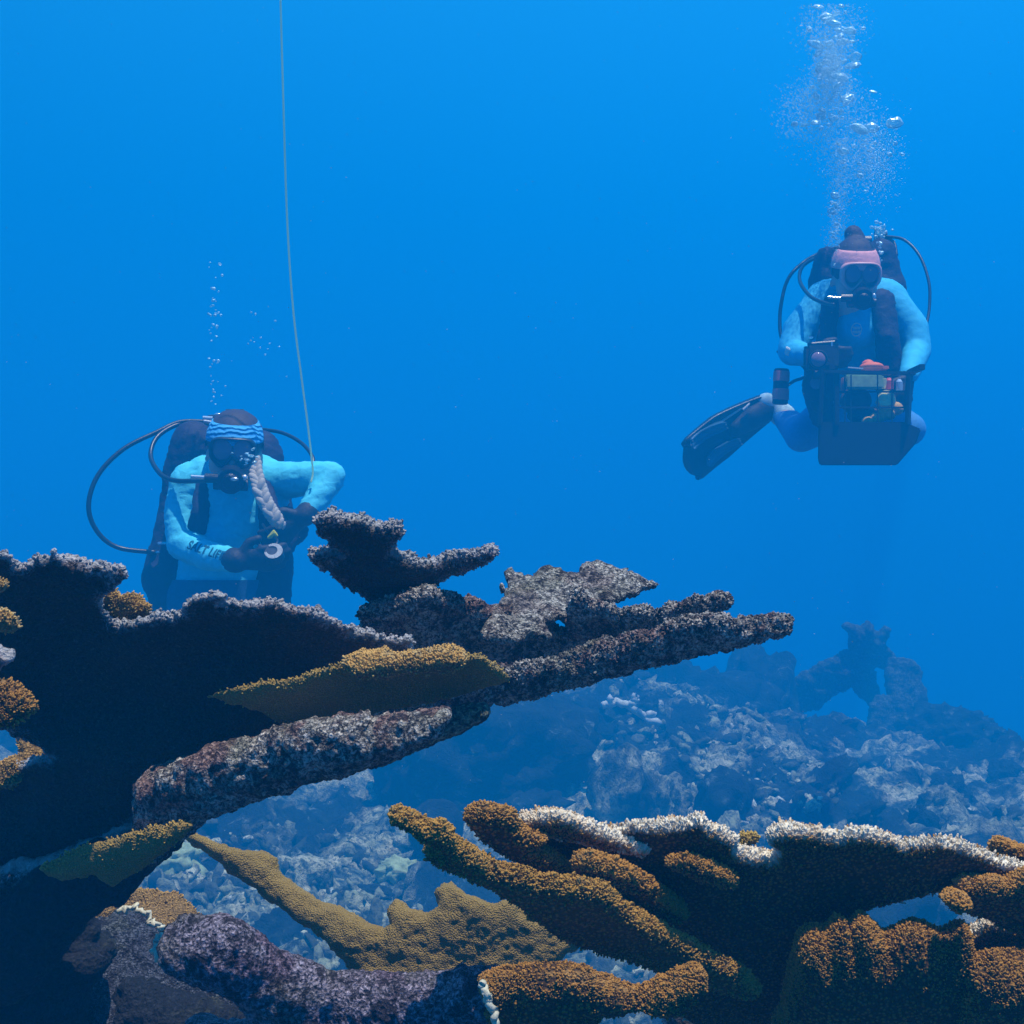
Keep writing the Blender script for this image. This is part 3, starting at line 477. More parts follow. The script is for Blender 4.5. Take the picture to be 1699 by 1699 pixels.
for k in range(6):
    V, Fc = rockshape(4, (1, .85, .6), 200+k, .45, 1.7); protos.append(mesh_np('loose_rock', V, Fc, SEABED if k % 2 else DARKROCK)); 
r = np.random.default_rng(77)
for i in range(70):
    o = protos[i] if i < 6 else protos[int(r.integers(6))].copy()
    if i >= 6: COL.objects.link(o)
    y = 4.2+6.5*r.random()**.8; x = (r.random()*2-1)*(.38*y); s0 = .05+.10*r.random()**1.5
    o.location = (x, y, ground_at(x, y)+s0*.25); o.scale = (s0*(.8+.6*r.random()), s0, s0*(.6+.9*r.random())); o.rotation_euler = (r.normal()*.4, r.normal()*.4, r.random()*6.28)
    tag(o, RL[0], 'rock', 'loose dead coral chunks on the seabed')
# ------------------------------------------------------------------ the two divers
def cap_bm(bm, p0, p1, r0, r1, flat=None, n=16, rings=5):
    p0 = Vector(p0); p1 = Vector(p1); d = p1-p0; L = d.length; d = d.normalized() if L > 1e-6 else Vector((0, 0, 1)); u = d.orthogonal().normalized(); w = d.cross(u)
    prof = [(-r0*math.cos(i/rings*math.pi/2), r0*math.sin(i/rings*math.pi/2)) for i in range(0, rings+1)]
    prof += [(L+r1*math.sin(i/rings*math.pi/2), r1*math.cos(i/rings*math.pi/2)) for i in range(0, rings+1)]
    def F2(v):
        if flat:
            ax = Vector(flat[0]).normalized(); c = p0+d*max(0, min(L, (v-p0).dot(d))); o = v-c; v = c+o-ax*o.dot(ax)*(1-flat[1])
        return v
    rows = []
    for z, r in prof:
        if r < 1e-6: rows.append([bm.verts.new(F2(p0+d*z))]); continue
        rows.append([bm.verts.new(F2(p0+d*z+(u*math.cos(2*math.pi*k/n)+w*math.sin(2*math.pi*k/n))*r)) for k in range(n)])
    for a, b in zip(rows[:-1], rows[1:]):
        for k in range(n):
            if len(a) == 1 and len(b) == 1: continue
            if len(a) == 1: bm.faces.new((a[0], b[(k+1) % n], b[k]))
            elif len(b) == 1: bm.faces.new((a[k], a[(k+1) % n], b[0]))
            else: bm.faces.new((a[k], a[(k+1) % n], b[(k+1) % n], b[k]))
def remeshed(name, caps, mat, parent, voxel=.01, sm=6, inflate=0., wrinkle=0., wf=30, wdir=(1, 1, 3), clip=None, seed=0):
    bm = bmesh.new()
    for c in caps: cap_bm(bm, c[0], c[1], c[2]+inflate, c[3]+inflate, c[4] if len(c) > 4 else None)
    bmesh.ops.recalc_face_normals(bm, faces=bm.faces); me = bpy.data.meshes.new(name); bm.to_mesh(me); bm.free()
    o = bpy.data.objects.new(name, me); COL.objects.link(o)
    r = o.modifiers.new('r', 'REMESH'); r.mode = 'VOXEL'; r.voxel_size = voxel
    s = o.modifiers.new('s', 'SMOOTH'); s.iterations = sm; s.factor = .5
    bpy.context.view_layer.update(); dg = bpy.context.evaluated_depsgraph_get(); nm = bpy.data.meshes.new_from_object(o.evaluated_get(dg))
    bpy.data.objects.remove(o); bpy.data.meshes.remove(me); nm.name = name
    n = len(nm.vertices); V = np.empty(n*3, np.float32); nm.vertices.foreach_get('co', V); V = V.reshape(-1, 3).astype(float)
    if wrinkle:
        N = np.empty(n*3, np.float32); nm.vertices.foreach_get('normal', N); N = N.reshape(-1, 3)
        q = V*np.array(wdir); rid = 1-np.abs(fbm(q, wf, 2, seed))*2.2
        V = V+N*(wrinkle*np.clip(rid, -.3, 1)**1)[:, None]
    V = V-np.array(world_loc(parent)) if parent is not None else V
    nm.vertices.foreach_set('co', V.astype(np.float32).ravel()); 
    if clip:
        bm = bmesh.new(); bm.from_mesh(nm); w0 = world_loc(parent) if parent is not None else Vector()
        for co, no in clip: bmesh.ops.bisect_plane(bm, geom=bm.verts[:]+bm.edges[:]+bm.faces[:], plane_co=Vector(co)-w0, plane_no=no, clear_outer=True)
        bm.to_mesh(nm); bm.free()
    nm.update(); nm.materials.clear(); nm.materials.append(mat)
    for p in nm.polygons: p.use_smooth = True
    return link(bpy.data.objects.new(name, nm), parent)
def thin(caps, k=.009): return [(c[0], c[1], c[2]-k, c[3]-k) + tuple(c[4:]) for c in caps]
def hand_caps(w, d, side, nrm, s=1.0, curl=.5):
    """w wrist, d along the hand, side towards the thumb, nrm out of the palm (fingers curl towards it)"""
    w = Vector(w); d = Vector(d).normalized(); side = Vector(side); side = (side-d*side.dot(d)).normalized(); nrm = Vector(nrm); nrm = (nrm-d*nrm.dot(d)-side*nrm.dot(side)).normalized()
    caps = [(w, w+d*.07*s, .026*s, .032*s, (nrm, .55))]
    for k, (off, L) in enumerate(((.030, .070), (.011, .080), (-.009, .074), (-.028, .058))):
        b = w+d*.078*s+side*off*s; dd = d; p = b; a = 0
        for j, fr in enumerate((.42, .32, .26)):
            a += curl*(.55+.2*j); dd = (d*math.cos(a)+nrm*math.sin(a)); q = p+dd*L*fr*s
            caps.append((p, q, (.0098-.0010*j)*s, (.0092-.0010*j)*s)); p = q
    b = w+d*.022*s+side*.022*s; t1 = b+(d*.55+side*.75+nrm*.25).normalized()*.036*s; t2 = t1+(d*.85+side*.25+nrm*.5*curl).normalized()*.03*s
    caps += [(b, t1, .0125*s, .011*s), (t1, t2, .0108*s, .009*s)]
    return caps
def smat(name, col, rough=.6, spec=.3, bf=120, bd=.004, var=.1):
    m, t, b = newmat(name); p = geo_pos(t); n = noisen(t, bf, 4, .6, .6, p)
    t.links.new(mixn(t, rampn(t, n, [(.3, (0, 0, 0)), (.7, (1, 1, 1))]), tuple(x*(1-var) for x in col), tuple(min(1, x*(1+var)) for x in col)), b.inputs['Base Color'])
    b.inputs['Roughness'].default_value = rough; b.inputs['Specular IOR Level'].default_value = spec; bump(t, b, n, .5, bd); return m
SKIN = smat('skin', (.60, .40, .36), .5, .4, 60, .001)
AQUA = smat('aqua rash guard', (.10, .72, .93), .7, .2, 35, .006); SKYB = smat('pale blue rash guard', (.06, .56, .88), .7, .2, 35, .004)
LEG = smat('slate blue leggings', (.03, .10, .22), .7, .2); LEG2 = smat('blue leggings', (.07, .30, .68), .7, .2)
BLK = smat('black neoprene', (.015, .015, .025), .6, .4); RUB_ = smat('black rubber', (.008, .010, .02), .35, .5, 80, .001)
PURP = smat('dark plum vest fabric', (.018, .015, .05), .7, .3, 60, .006)
HAIRD = smat('dark brown hair', (.05, .028, .03), .6, .3, 300, .003); BLOND = smat('blond hair', (.48, .44, .38), .6, .3, 300, .003)
STEEL = plain('steel fitting', (.75, .78, .8), .25, .05, 60, 0, .6, .8)
WHITE = plain('white plastic', (.8, .8, .78), .4, .05); YEL = plain('yellow plastic', (.75, .70, .05), .4, .05)
PINK = smat('coral pink head scarf', (.90, .42, .44), .8, .2, 60, .006); BLUES = smat('blue head scarf', (.02, .30, .70), .8, .2, 60, .006)
m, t, b = newmat('mask lens'); b.inputs['Base Color'].default_value = (.26, .16, .24, 1); b.inputs['Roughness'].default_value = .08; LENS = m
def ribbed(name, base, hi):
    m, t, b = newmat(name); w = t.nodes.new('ShaderNodeTexWave'); w.bands_direction = 'Z'; w.inputs['Scale'].default_value = 22; w.inputs['Distortion'].default_value = 5; w.inputs['Detail'].default_value = 3; w.inputs['Detail Scale'].default_value = 1.4
    t.links.new(geo_pos(t), w.inputs['Vector']); t.links.new(mixn(t, w.outputs['Fac'], base, hi), b.inputs['Base Color']); b.inputs['Roughness'].default_value = .8; bump(t, b, w.outputs['Fac'], .7, .006); return m
SCARFB = ribbed('rippled blue scarf', (.03, .36, .82), (.07, .48, .86)); 
def solid(name, bmf, mat, parent, bevel=0, smooth_=False):
    bm = bmesh.new(); bmf(bm); bmesh.ops.recalc_face_normals(bm, faces=bm.faces)
    if bevel: bmesh.ops.bevel(bm, geom=bm.edges[:], offset=bevel, segments=2, affect='EDGES', clamp_overlap=True)
    W0 = world_loc(parent) if parent is not None else Vector()
    for v in bm.verts: v.co -= W0
    me = bpy.data.meshes.new(name); bm.to_mesh(me); bm.free(); me.materials.append(mat)
    for p in me.polygons: p.use_smooth = smooth_
    return link(bpy.data.objects.new(name, me), parent)
def box(bm, c, size, M=None):
    r = bmesh.ops.create_cube(bm, size=1); 
    for v in r['verts']: v.co = Vector((v.co.x*size[0], v.co.y*size[1], v.co.z*size[2])); v.co = (M@v.co if M else v.co)+Vector(c)
def ellip(bm, c, r, M=None, seg=24):
    q = bmesh.ops.create_uvsphere(bm, u_segments=seg, v_segments=seg//2, radius=1)
    for v in q['verts']: v.co = Vector((v.co.x*r[0], v.co.y*r[1], v.co.z*r[2])); v.co = (M@v.co if M else v.co)+Vector(c)
def cyl(bm, a, b_, r0, r1=None, n=24):
    a = Vector(a); b_ = Vector(b_); d = b_-a; q = bmesh.ops.create_cone(bm, cap_ends=True, segments=n, radius1=r0, radius2=r0 if r1 is None else r1, depth=d.length); M = d.to_track_quat('Z', 'Y').to_matrix()
    for v in q['verts']: v.co = M@v.co+(a+b_)/2
def head_caps(c, s, M):
    P = lambda x, y, z: Vector(c)+M@(Vector((x, y, z))*s)     # y towards the face
    return [(P(0, -.012, .030), P(0, .012, .030), .083*s, .080*s, (M@Vector((1, 0, 0)), .88)), (P(0, .030, -.045), P(0, .030, -.070), .055*s, .040*s), (P(-.03, .035, -.03), P(.03, .035, -.03), .045*s, .045*s),
            (P(0, .078, .012), P(0, .098, -.016), .008*s, .014*s), (P(-.074, -.005, .0), P(-.080, -.012, -.025), .012*s, .010*s), (P(.074, -.005, .0), P(.080, -.012, -.025), .012*s, .010*s), (P(-.02, .075, -.052), P(.02, .075, -.052), .009*s, .009*s), (P(0, -.02, -.06), P(0, -.05, -.14), .052*s, .058*s)], P
def strip_band(name, c, M, s, z0, z1, rx, ry, mat, parent, tilt=0.0, yo=0.0, bulge=.004, n=48, a0=0, a1=2*math.pi):
    """a cloth band wrapped round the head"""
    rows = 8; V = []; 
    for j in range(rows+1):
        f = j/rows; z = z0+(z1-z0)*f; k = 1+bulge*math.sin(f*math.pi)*20*.3; tp = math.sqrt(max(.02, 1-((z-.02)/.125)**2)) if z > .02 else 1
        for i in range(n+1):
            a = a0+(a1-a0)*i/n; wr = 1+.010*math.sin(j*2.4+a*3)+.006*math.sin(a*17+j)
            V.append(Vector(c)+M@(Vector((rx*tp*k*wr*math.cos(a), yo+ry*tp*k*wr*math.sin(a), z+tilt*math.sin(a)))*s))
    Fc = [(j*(n+1)+i, j*(n+1)+i+1, (j+1)*(n+1)+i+1, (j+1)*(n+1)+i) for j in range(rows) for i in range(n)]
    me = bpy.data.meshes.new(name); W0 = world_loc(parent); me.from_pydata([v-W0 for v in V], [], Fc); me.materials.append(mat)
    for p in me.polygons: p.use_smooth = True
    o = link(bpy.data.objects.new(name, me), parent); sd = o.modifiers.new('thickness', 'SOLIDIFY'); sd.thickness = .004; sd.offset = 1; return o
def mask_on(P, s, M, parent, frame_mat, w=.062, h=.036):
    def ring(bm):
        N = 36; rows = []
        for (ro, y) in ((1.0, .060), (1.10, .088), (1.10, .112), (.94, .118), (.90, .104)):
            row = []
            for i in range(N):
                a = 2*math.pi*i/N; ca, sa = math.cos(a), math.sin(a); x = w*ro*math.copysign(abs(ca)**.55, ca); z = h*ro*math.copysign(abs(sa)**.6, sa)
                if sa < 0: z *= 1+.35*math.exp(-((abs(x)-.034)/.02)**2)-.55*math.exp(-(x/.013)**2)
                row.append(bm.verts.new(P(x, y-.7*x*x/.06*.25, z+.022)))
            rows.append(row)
        for a, b_ in zip(rows[:-1], rows[1:]):
            for i in range(N): bm.faces.new((a[i], a[(i+1) % N], b_[(i+1) % N], b_[i]))
    mk = solid('mask', ring, frame_mat, parent, 0, True)
    def lens(bm):
        for sx in (-1, 1): ellip(bm, P(sx*.030, .100, .024), (.029*s, .004*s, .031*s), M)
    solid('lens', lens, LENS, mk, 0, True)
    def strap(bm):
        N = 40; pr = []
        for i in range(N+1):
            a = math.pi*(1.05*i/N-.025); a = math.pi+a; pr.append((P(.088*math.cos(a), .005+.098*math.sin(a)*1.0, .036), P(.088*math.cos(a), .005+.098*math.sin(a), .016)))
        vs = [(bm.verts.new(a), bm.verts.new(b_)) for a, b_ in pr]
        for a, b_ in zip(vs[:-1], vs[1:]): bm.faces.new((a[0], b_[0], b_[1], a[1]))
    st = solid('strap', strap, RUB_, mk); sd = st.modifiers.new('t', 'SOLIDIFY'); sd.thickness = .003
    return mk
def hose(name, pts, r, parent, mat=None): return tube(name, spline(pts, 10), r, mat or RUB_, parent, 10)
def project_text(txt, size, origin, xdir, ydir, target, parent, mat, lift=.0015, name='lettering', wave=0.0, shear=0.0):
    cu = bpy.data.curves.new('t', 'FONT'); cu.body = txt; cu.size = size; cu.align_x = 'CENTER'; cu.align_y = 'CENTER'; cu.offset = size*.02; ob = bpy.data.objects.new('t', cu); COL.objects.link(ob)
    bpy.context.view_layer.update(); me = bpy.data.meshes.new_from_object(ob.evaluated_get(bpy.context.evaluated_depsgraph_get())); bpy.data.objects.remove(ob)
    bm = bmesh.new(); bm.from_mesh(me); bmesh.ops.triangulate(bm, faces=bm.faces[:]); bmesh.ops.subdivide_edges(bm, edges=[e for e in bm.edges if e.calc_length() > size*.12], cuts=2, use_grid_fill=True)
    from mathutils.bvhtree import BVHTree
    tb = bmesh.new(); tb.from_mesh(target.data); W0 = world_loc(target)
    for v in tb.verts: v.co += W0
    tree = BVHTree.FromBMesh(tb); tb.free(); O = Vector(origin); X = Vector(xdir).normalized(); Y = Vector(ydir).normalized(); N = X.cross(Y).normalized()
    if N.y > 0: N = -N
    P0 = world_loc(parent)
    for v in bm.verts:
        x, y = v.co.x+v.co.y*shear, v.co.y; p = O+X*x+Y*(y+wave*math.cos(x/size*.9)); hit = tree.ray_cast(p+N*.3, -N)
        if hit[0] is not None: p = hit[0]+N*lift
        v.co = p-P0
    bm.to_mesh(me); bm.free(); me.name = name; me.materials.clear(); me.materials.append(mat)
    return link(bpy.data.objects.new(name, me), parent)
# ---------------------------------------------------------------- left diver
DL = 4.3
def q(x, y, dz=0.0): return atv(x, y, DL+dz)
PL = colony('person', tuple(q(370, 1000, .05)), 'diver with a blond braid, aqua top and blue scarf behind the dead coral', 'person')
Mh = Matrix.Rotation(math.radians(4), 3, 'Y')@Matrix.Rotation(math.radians(12), 3, 'X')@Matrix.Rotation(math.radians(180+8), 3, 'Z')
HC = q(389, 752, -.06); hcaps, HP = head_caps(HC, 1.0, Mh)
FR = Vector((0, 1, 0))
torso = [(q(372, 985, .05), q(376, 930, .04), .150, .140, (FR, .66)), (q(376, 930, .04), q(386, 850, .02), .135, .155, (FR, .62)), (q(352, 812, .03), q(424, 812, .03), .105, .105, (FR, .75)), (q(386, 800, .03), q(388, 772, 0), .062, .055)]
armR = [(q(315, 800, .02), q(303, 850, .0), .056, .050), (q(303, 850, .0), q(304, 902, -.04), .050, .045), (q(304, 902, -.04), q(345, 922, -.13), .044, .038), (q(345, 922, -.13), q(390, 930, -.21), .038, .030)]
armL = [(q(440, 800, .02), q(505, 794, -.02), .056, .047), (q(505, 794, -.02), q(549, 790, -.05), .047, .038), (q(549, 792, -.05), q(528, 825, -.09), .038, .033), (q(528, 825, -.09), q(508, 852, -.12), .033, .027)]
legs = []
for sx in (-1, 1):
    hip = q(372+sx*42, 995, .06); kn = q(368+sx*48, 1215, .0); an = q(368+sx*50, 1235, .45)
    legs += [(hip, kn, .088, .062), (kn, an, .060, .040), (an, an+Vector((0, .05, -.13)), .040, .032)]
handR = hand_caps(q(392, 930, -.215), (.96, -.10, .05), (0, -.35, 1), (0, .8, -.2), 1.0, .35)
handL = hand_caps(q(506, 855, -.125), (-.75, -.15, -.62), (-.6, -.5, .5), (-.3, .6, -.5), 1.0, .45)
remeshed('body', hcaps+thin(torso+armR+armL+legs)+handR+handL, SKIN, PL, .0085, 5)
TOP = remeshed('rash_guard', torso+[(q(386, 800, .03), q(388, 780, .01), .064, .060)]+armR+armL, AQUA, PL, .008, 6, .006, .0026, 26, (1, 1, 2.2), seed=4, clip=[(q(372, 968), (0, 0, -1))])
remeshed('leggings', torso[:1]+legs, LEG, PL, .012, 5, .018, clip=[(q(372, 962), (0, 0, 1))])
remeshed('glove', handR+[(q(386, 929, -.205), q(392, 930, -.215), .034, .034)], BLK, PL, .0055, 3, .003); remeshed('glove', handL+[(q(512, 848, -.118), q(506, 855, -.125), .031, .031)], BLK, PL, .0055, 3, .003)
remeshed('hair', [(HP(0, -.02, .045), HP(0, 0, .045), .088, .086), (HP(0, -.05, -.02), HP(0, -.055, -.07), .06, .045)], HAIRD, PL, .007, 4, clip=[(HP(0, .055, .05), Mh@Vector((0, 1, -.35)))])
strip_band('head_scarf', HC, Mh, 1.0, .042, .098, .083, .098, SCARFB, PL, tilt=-.006)
mask_on(HP, 1.0, Mh, PL, RUB_)
def reg_bm(P):
    def f(bm):
        cyl(bm, P(0, .085, -.055), P(0, .115, -.058), .026, .030); cyl(bm, P(0, .115, -.058), P(0, .150, -.062), .042, .038, 28); cyl(bm, P(0, .150, -.062), P(0, .158, -.063), .026, .022, 28)
        cyl(bm, P(.05, .120, -.075), P(-.05, .120, -.075), .018); cyl(bm, P(.03, .13, -.058), P(.075, .125, -.058), .014)
    return f
rg = solid('regulator', reg_bm(HP), RUB_, PL, .002)
solid('fitting', lambda bm: cyl(bm, HP(.072, .125, -.058), HP(.115, .120, -.058), .0065), STEEL, rg); solid('purge_button', lambda bm: ellip(bm, HP(-.012, .160, -.052), (.012, .006, .006)), STEEL, rg); solid('adjustment_knob', lambda bm: ellip(bm, HP(-.040, .140, -.050), (.010, .01, .010)), STEEL, rg)
# braid
bp = spline([q(424, 768, -.12), q(428, 800, -.17), q(438, 832, -.19), q(452, 856, -.2), q(468, 872, -.2)], 8)
def braid(bm):
    for i, p in enumerate(bp):
        f = i/(len(bp)-1); r = .0145*(1+.3*math.sin(f*math.pi))*(1 if f < .85 else 1-(f-.85)*3); off = .0045*(-1)**i
        ellip(bm, p+Vector((off, -.004*math.cos(i*1.9), 0)), (r*.72, r*.8, r*1.6), Matrix.Rotation(.55*(-1)**i-.25, 3, 'Y'), 14)
solid('braid', braid, BLOND, PL, 0, True)
# scuba set
vest = [(q(340, 800, -.03), q(332, 850, -.08), .030, .028, (FR, .6)), (q(332, 850, -.08), q(325, 900, -.02), .028, .05, (FR, .6)), (q(437, 800, -.03), q(447, 850, -.08), .032, .032, (FR, .6)), (q(447, 850, -.08), q(462, 900, -.05), .036, .055, (FR, .7)),
        (q(290, 850, .10), q(280, 960, .10), .050, .085, (FR, .8)), (q(278, 960, .08), q(300, 1040, .06), .075, .075, (FR, .9)), (q(450, 930, .04), q(445, 1000, .02), .070, .070, (FR, .9)), (q(470, 870, .02), q(488, 880, -.02), .060, .045, (FR, .8)),
        (q(320, 735, .12), q(300, 790, .12), .070, .060, (FR, .8)), (q(300, 790, .12), q(288, 850, .12), .050, .050), (q(330, 740, .14), q(440, 760, .14), .06, .06), (q(430, 750, .14), q(450, 850, .14), .07, .07), (q(330, 850, .15), q(430, 950, .15), .11, .11, (FR, .6))]
remeshed('buoyancy_vest', vest, PURP, PL, .010, 5, 0, .003, 24)
tk = solid('tank', lambda bm: cyl(bm, q(385, 700, .28), q(375, 980, .26), .088, .09, 32), RUB_, PL, .012); solid('tank_valve', lambda bm: (cyl(bm, q(375, 690, .27), q(405, 690, .27), .022), cyl(bm, q(345, 696, .24), q(365, 694, .24), .014)), RUB_, tk, .002)
solid('valve_ring', lambda bm: (cyl(bm, q(337, 694, .20), q(353, 695, .20), .008), cyl(bm, q(338, 699, .195), q(352, 701, .195), .006), ellip(bm, q(363, 688, .19), (.014, .01, .006))), STEEL, tk)
hose('hose', [q(350, 700, .22), q(300, 700, .2), q(262, 716, .16), q(205, 745, .1), q(163, 788, .05), q(147, 838, .02), q(160, 880, .02), q(195, 908, .03), q(260, 917, .05)], .0075, PL)
hose('hose', [q(350, 700, .22), q(300, 703, .2), q(262, 724, .14), q(250, 756, .08), q(265, 785, 0), q(288, 797, -.05), q(325, 798, -.11), q(352, 796, -.16)], .0075, PL)
hose('hose', [q(430, 712, .2), q(468, 718, .17), q(500, 735, .12), q(518, 757, .06), q(520, 775, .03)], .006, PL)
[solid('buckle', lambda bm: box(bm, p_, s_, M_), STEEL, PL, .002) for p_, s_, M_ in ((q(272, 901, -.02), (.038, .012, .008), None), (q(262, 916, .02), (.014, .012, .006), None), (q(352, 774, -.11), (.018, .01, .044), Matrix.Rotation(-.5, 3, 'Y')))]
# gauge on its hose, yellow clip
g = colony('dive_gauge', tuple(q(454, 915, -.24)), 'round dive gauge with a bright crescent rim hanging below the braid', 'gauge')
solid('case', lambda bm: cyl(bm, q(454, 915, -.30), q(454, 915, -.30)+Vector((0, .026, -.018)), .026, .028, 28), RUB_, g, .003)
def cres(bm):
    c = q(454, 915, -.30)+Vector((0, -.003, .002)); N = 22; o_, i_ = [], []; TZ = Vector((0, .57, .82))
    for k in range(N+1):
        a = math.radians(150-300*k/N-20); w = .006+.009*math.sin(math.pi*k/N)
        o_.append(bm.verts.new(c+Vector((math.cos(a)*.026, 0, 0))+TZ*math.sin(a)*.026)); i_.append(bm.verts.new(c+Vector((math.cos(a)*(.026-w), 0, 0))+TZ*math.sin(a)*(.026-w)))
    for k in range(N): bm.faces.new((o_[k], o_[k+1], i_[k+1], i_[k]))
    bmesh.ops.solidify(bm, geom=bm.faces[:], thickness=.003)
solid('dial_rim', cres, WHITE, g)
y_ = solid('clip', lambda bm: cyl(bm, q(444, 893, -.23), q(458, 884, -.23), .004, .013, 8), YEL, None, .002); tag(y_, 'small yellow clip hanging beside the braid tip', 'clip')
tag(hose('gauge_hose', [q(436, 870, -.1), q(446, 885, -.19), q(460, 896, -.26), q(456, 908, -.29)], .004, None), 'thin black cord the round gauge hangs from', 'cord')
INK = plain('dark teal print', (.01, .12, .20), .7, .05)
X = (q(392, 932, -.2)-q(320, 908, -.1)); project_text('SALT LIFE', .039, q(333, 912, -.2), X, X.cross(Vector((0, -1, 0)))*-1 if X.cross(Vector((0, -1, 0))).z < 0 else X.cross(Vector((0, -1, 0))), TOP, TOP, INK, .002)
# ---------------------------------------------------------------- right diver
DR = 5.3
def r_(x, y, dz=0.0): return atv(x, y, DR+dz)
PR = colony('person', tuple(r_(1420, 690, .15)), 'diver in pale blue top and pink scarf hovering with a crate', 'person')
Mr = Matrix.Rotation(math.radians(16), 3, 'X')@Matrix.Rotation(math.radians(180), 3, 'Z')
RC = r_(1418, 462, -.10); rcaps, RP = head_caps(RC, 1.02, Mr)
rt = [(r_(1425, 690, .22), r_(1424, 640, .18), .140, .135, (FR, .7)), (r_(1424, 640, .18), r_(1420, 560, .08), .130, .165, (FR, .62)), (r_(1378, 510, .04), r_(1462, 508, .04), .105, .105, (FR, .75)), (r_(1419, 505, .04), r_(1419, 490, -.0), .075, .068)]
ra = [(r_(1362, 508, .03), r_(1326, 548, .0), .066, .057), (r_(1326, 548, .0), r_(1314, 582, -.04), .057, .048), (r_(1314, 584, -.04), r_(1332, 588, -.14), .046, .038), (r_(1332, 588, -.14), r_(1346, 588, -.22), .038, .030)]
la = [(r_(1478, 506, .03), r_(1512, 545, .0), .068, .058), (r_(1512, 545, .0), r_(1521, 580, -.03), .058, .048), (r_(1521, 582, -.03), r_(1515, 602, -.14), .047, .038), (r_(1515, 602, -.14), r_(1508, 622, -.24), .038, .029)]
lg = [(r_(1395, 680, .2), r_(1330, 722, .12), .095, .062), (r_(1330, 722, .12), r_(1300, 690, .42), .060, .042), (r_(1300, 690, .42), r_(1288, 678, .46), .042, .036),
      (r_(1450, 690, .2), r_(1508, 712, .10), .095, .060), (r_(1508, 712, .10), r_(1492, 700, .50), .058, .040), (r_(1492, 700, .5), r_(1500, 712, .56), .04, .035)]
rhR = hand_caps(r_(1348, 588, -.23), (.9, -.25, -.15), (.1, -.3, .9), (.2, .9, -.1), 1.0, .6)
rhL = hand_caps(r_(1507, 624, -.25), (-.25, -.2, -.9), (-.8, -.4, .2), (-.3, .8, .1), 1.0, .6)
remeshed('body', rcaps+thin(rt+ra+la+lg)+rhR+rhL, SKIN, PR, .009, 5)
RT = remeshed('rash_guard', rt+[(r_(1419, 522, -.012), r_(1419, 545, -.01), .072, .08)]+ra+la, SKYB, PR, .0085, 6, .006, .0012, 22, (1, 1, 2), seed=9)
remeshed('leggings', rt[:1]+lg, LEG2, PR, .011, 5, .006, clip=[(r_(1420, 668), (0, 0, 1))])
remeshed('glove', rhR, BLK, PR, .0055, 3, .003); remeshed('glove', rhL, BLK, PR, .0055, 3, .003)
remeshed('hair', [(RP(0, -.02, .045), RP(0, 0, .045), .090, .088), (RP(-.006, -.04, .135), RP(.004, -.045, .155), .036, .034), (RP(0, -.02, .07), RP(0, -.01, .075), .08, .078), (RP(0, -.05, -.02), RP(0, -.055, -.08), .06, .045)], HAIRD, PR, .007, 4, clip=[(RP(0, .055, .05), Mr@Vector((0, 1, -.35)))])
strip_band('head_scarf', RC, Mr, 1.02, .040, .104, .085, .100, PINK, PR, tilt=-.004)
PINKF = plain('pale pink silicone', (.80, .42, .42), .4, .05); mask_on(RP, 1.02, Mr, PR, PINKF, .066, .040)
rg = solid('regulator', reg_bm(RP), RUB_, PR, .002)
solid('fitting', lambda bm: cyl(bm, RP(.075, .125, -.058), RP(.12, .120, -.056), .005), STEEL, rg); solid('purge_button', lambda bm: ellip(bm, RP(-.036, .15, -.05), (.008, .008, .012)), STEEL, rg)
rv = [(r_(1378, 505, -.06), r_(1372, 560, -.09), .036, .036, (FR, .6)), (r_(1372, 560, -.09), r_(1362, 640, -.05), .04, .065, (FR, .7)), (r_(1464, 500, -.06), r_(1472, 560, -.09), .05, .045, (FR, .6)), (r_(1472, 560, -.09), r_(1478, 640, -.05), .045, .06, (FR, .7)),
      (r_(1372, 430, .16), r_(1365, 462, .16), .050, .050, (FR, .8)), (r_(1462, 420, .16), r_(1474, 470, .16), .060, .060, (FR, .8)), (r_(1375, 470, .18), r_(1470, 480, .18), .08, .08), (r_(1380, 500, .2), r_(1385, 640, .22), .10, .12), (r_(1460, 500, .2), r_(1460, 640, .22), .10, .12), (r_(1352, 640, -.02), r_(1366, 690, .0), .05, .05)]
remeshed('buoyancy_vest', rv, PURP, PR, .011, 5, 0, .003, 24)
tk = solid('tank', lambda bm: cyl(bm, r_(1422, 410, .34), r_(1424, 640, .40), .088, .09, 32), RUB_, PR, .012); solid('tank_valve', lambda bm: (cyl(bm, r_(1405, 402, .34), r_(1445, 400, .34), .022), cyl(bm, r_(1452, 392, .32), r_(1470, 392, .32), .026)), RUB_, tk, .002)
hose('hose', [r_(1400, 408, .3), r_(1370, 416, .26), r_(1335, 434, .2), r_(1308, 462, .14), r_(1296, 505, .08), r_(1294, 545, .04), r_(1300, 574, .0)], .007, PR)
hose('hose', [r_(1395, 415, .3), r_(1358, 426, .2), r_(1332, 442, .12), r_(1327, 466, .02), r_(1345, 492, -.1), r_(1372, 504, -.18), r_(1384, 506, -.22)], .007, PR)
hose('hose', [r_(1468, 392, .3), r_(1500, 398, .26), r_(1526, 425, .2), r_(1541, 468, .14), r_(1542, 510, .1), r_(1536, 545, .06)], .006, PR)
hose('hose', [r_(1472, 394, .3), r_(1484, 404, .28), r_(1488, 424, .25)], .006, PR)
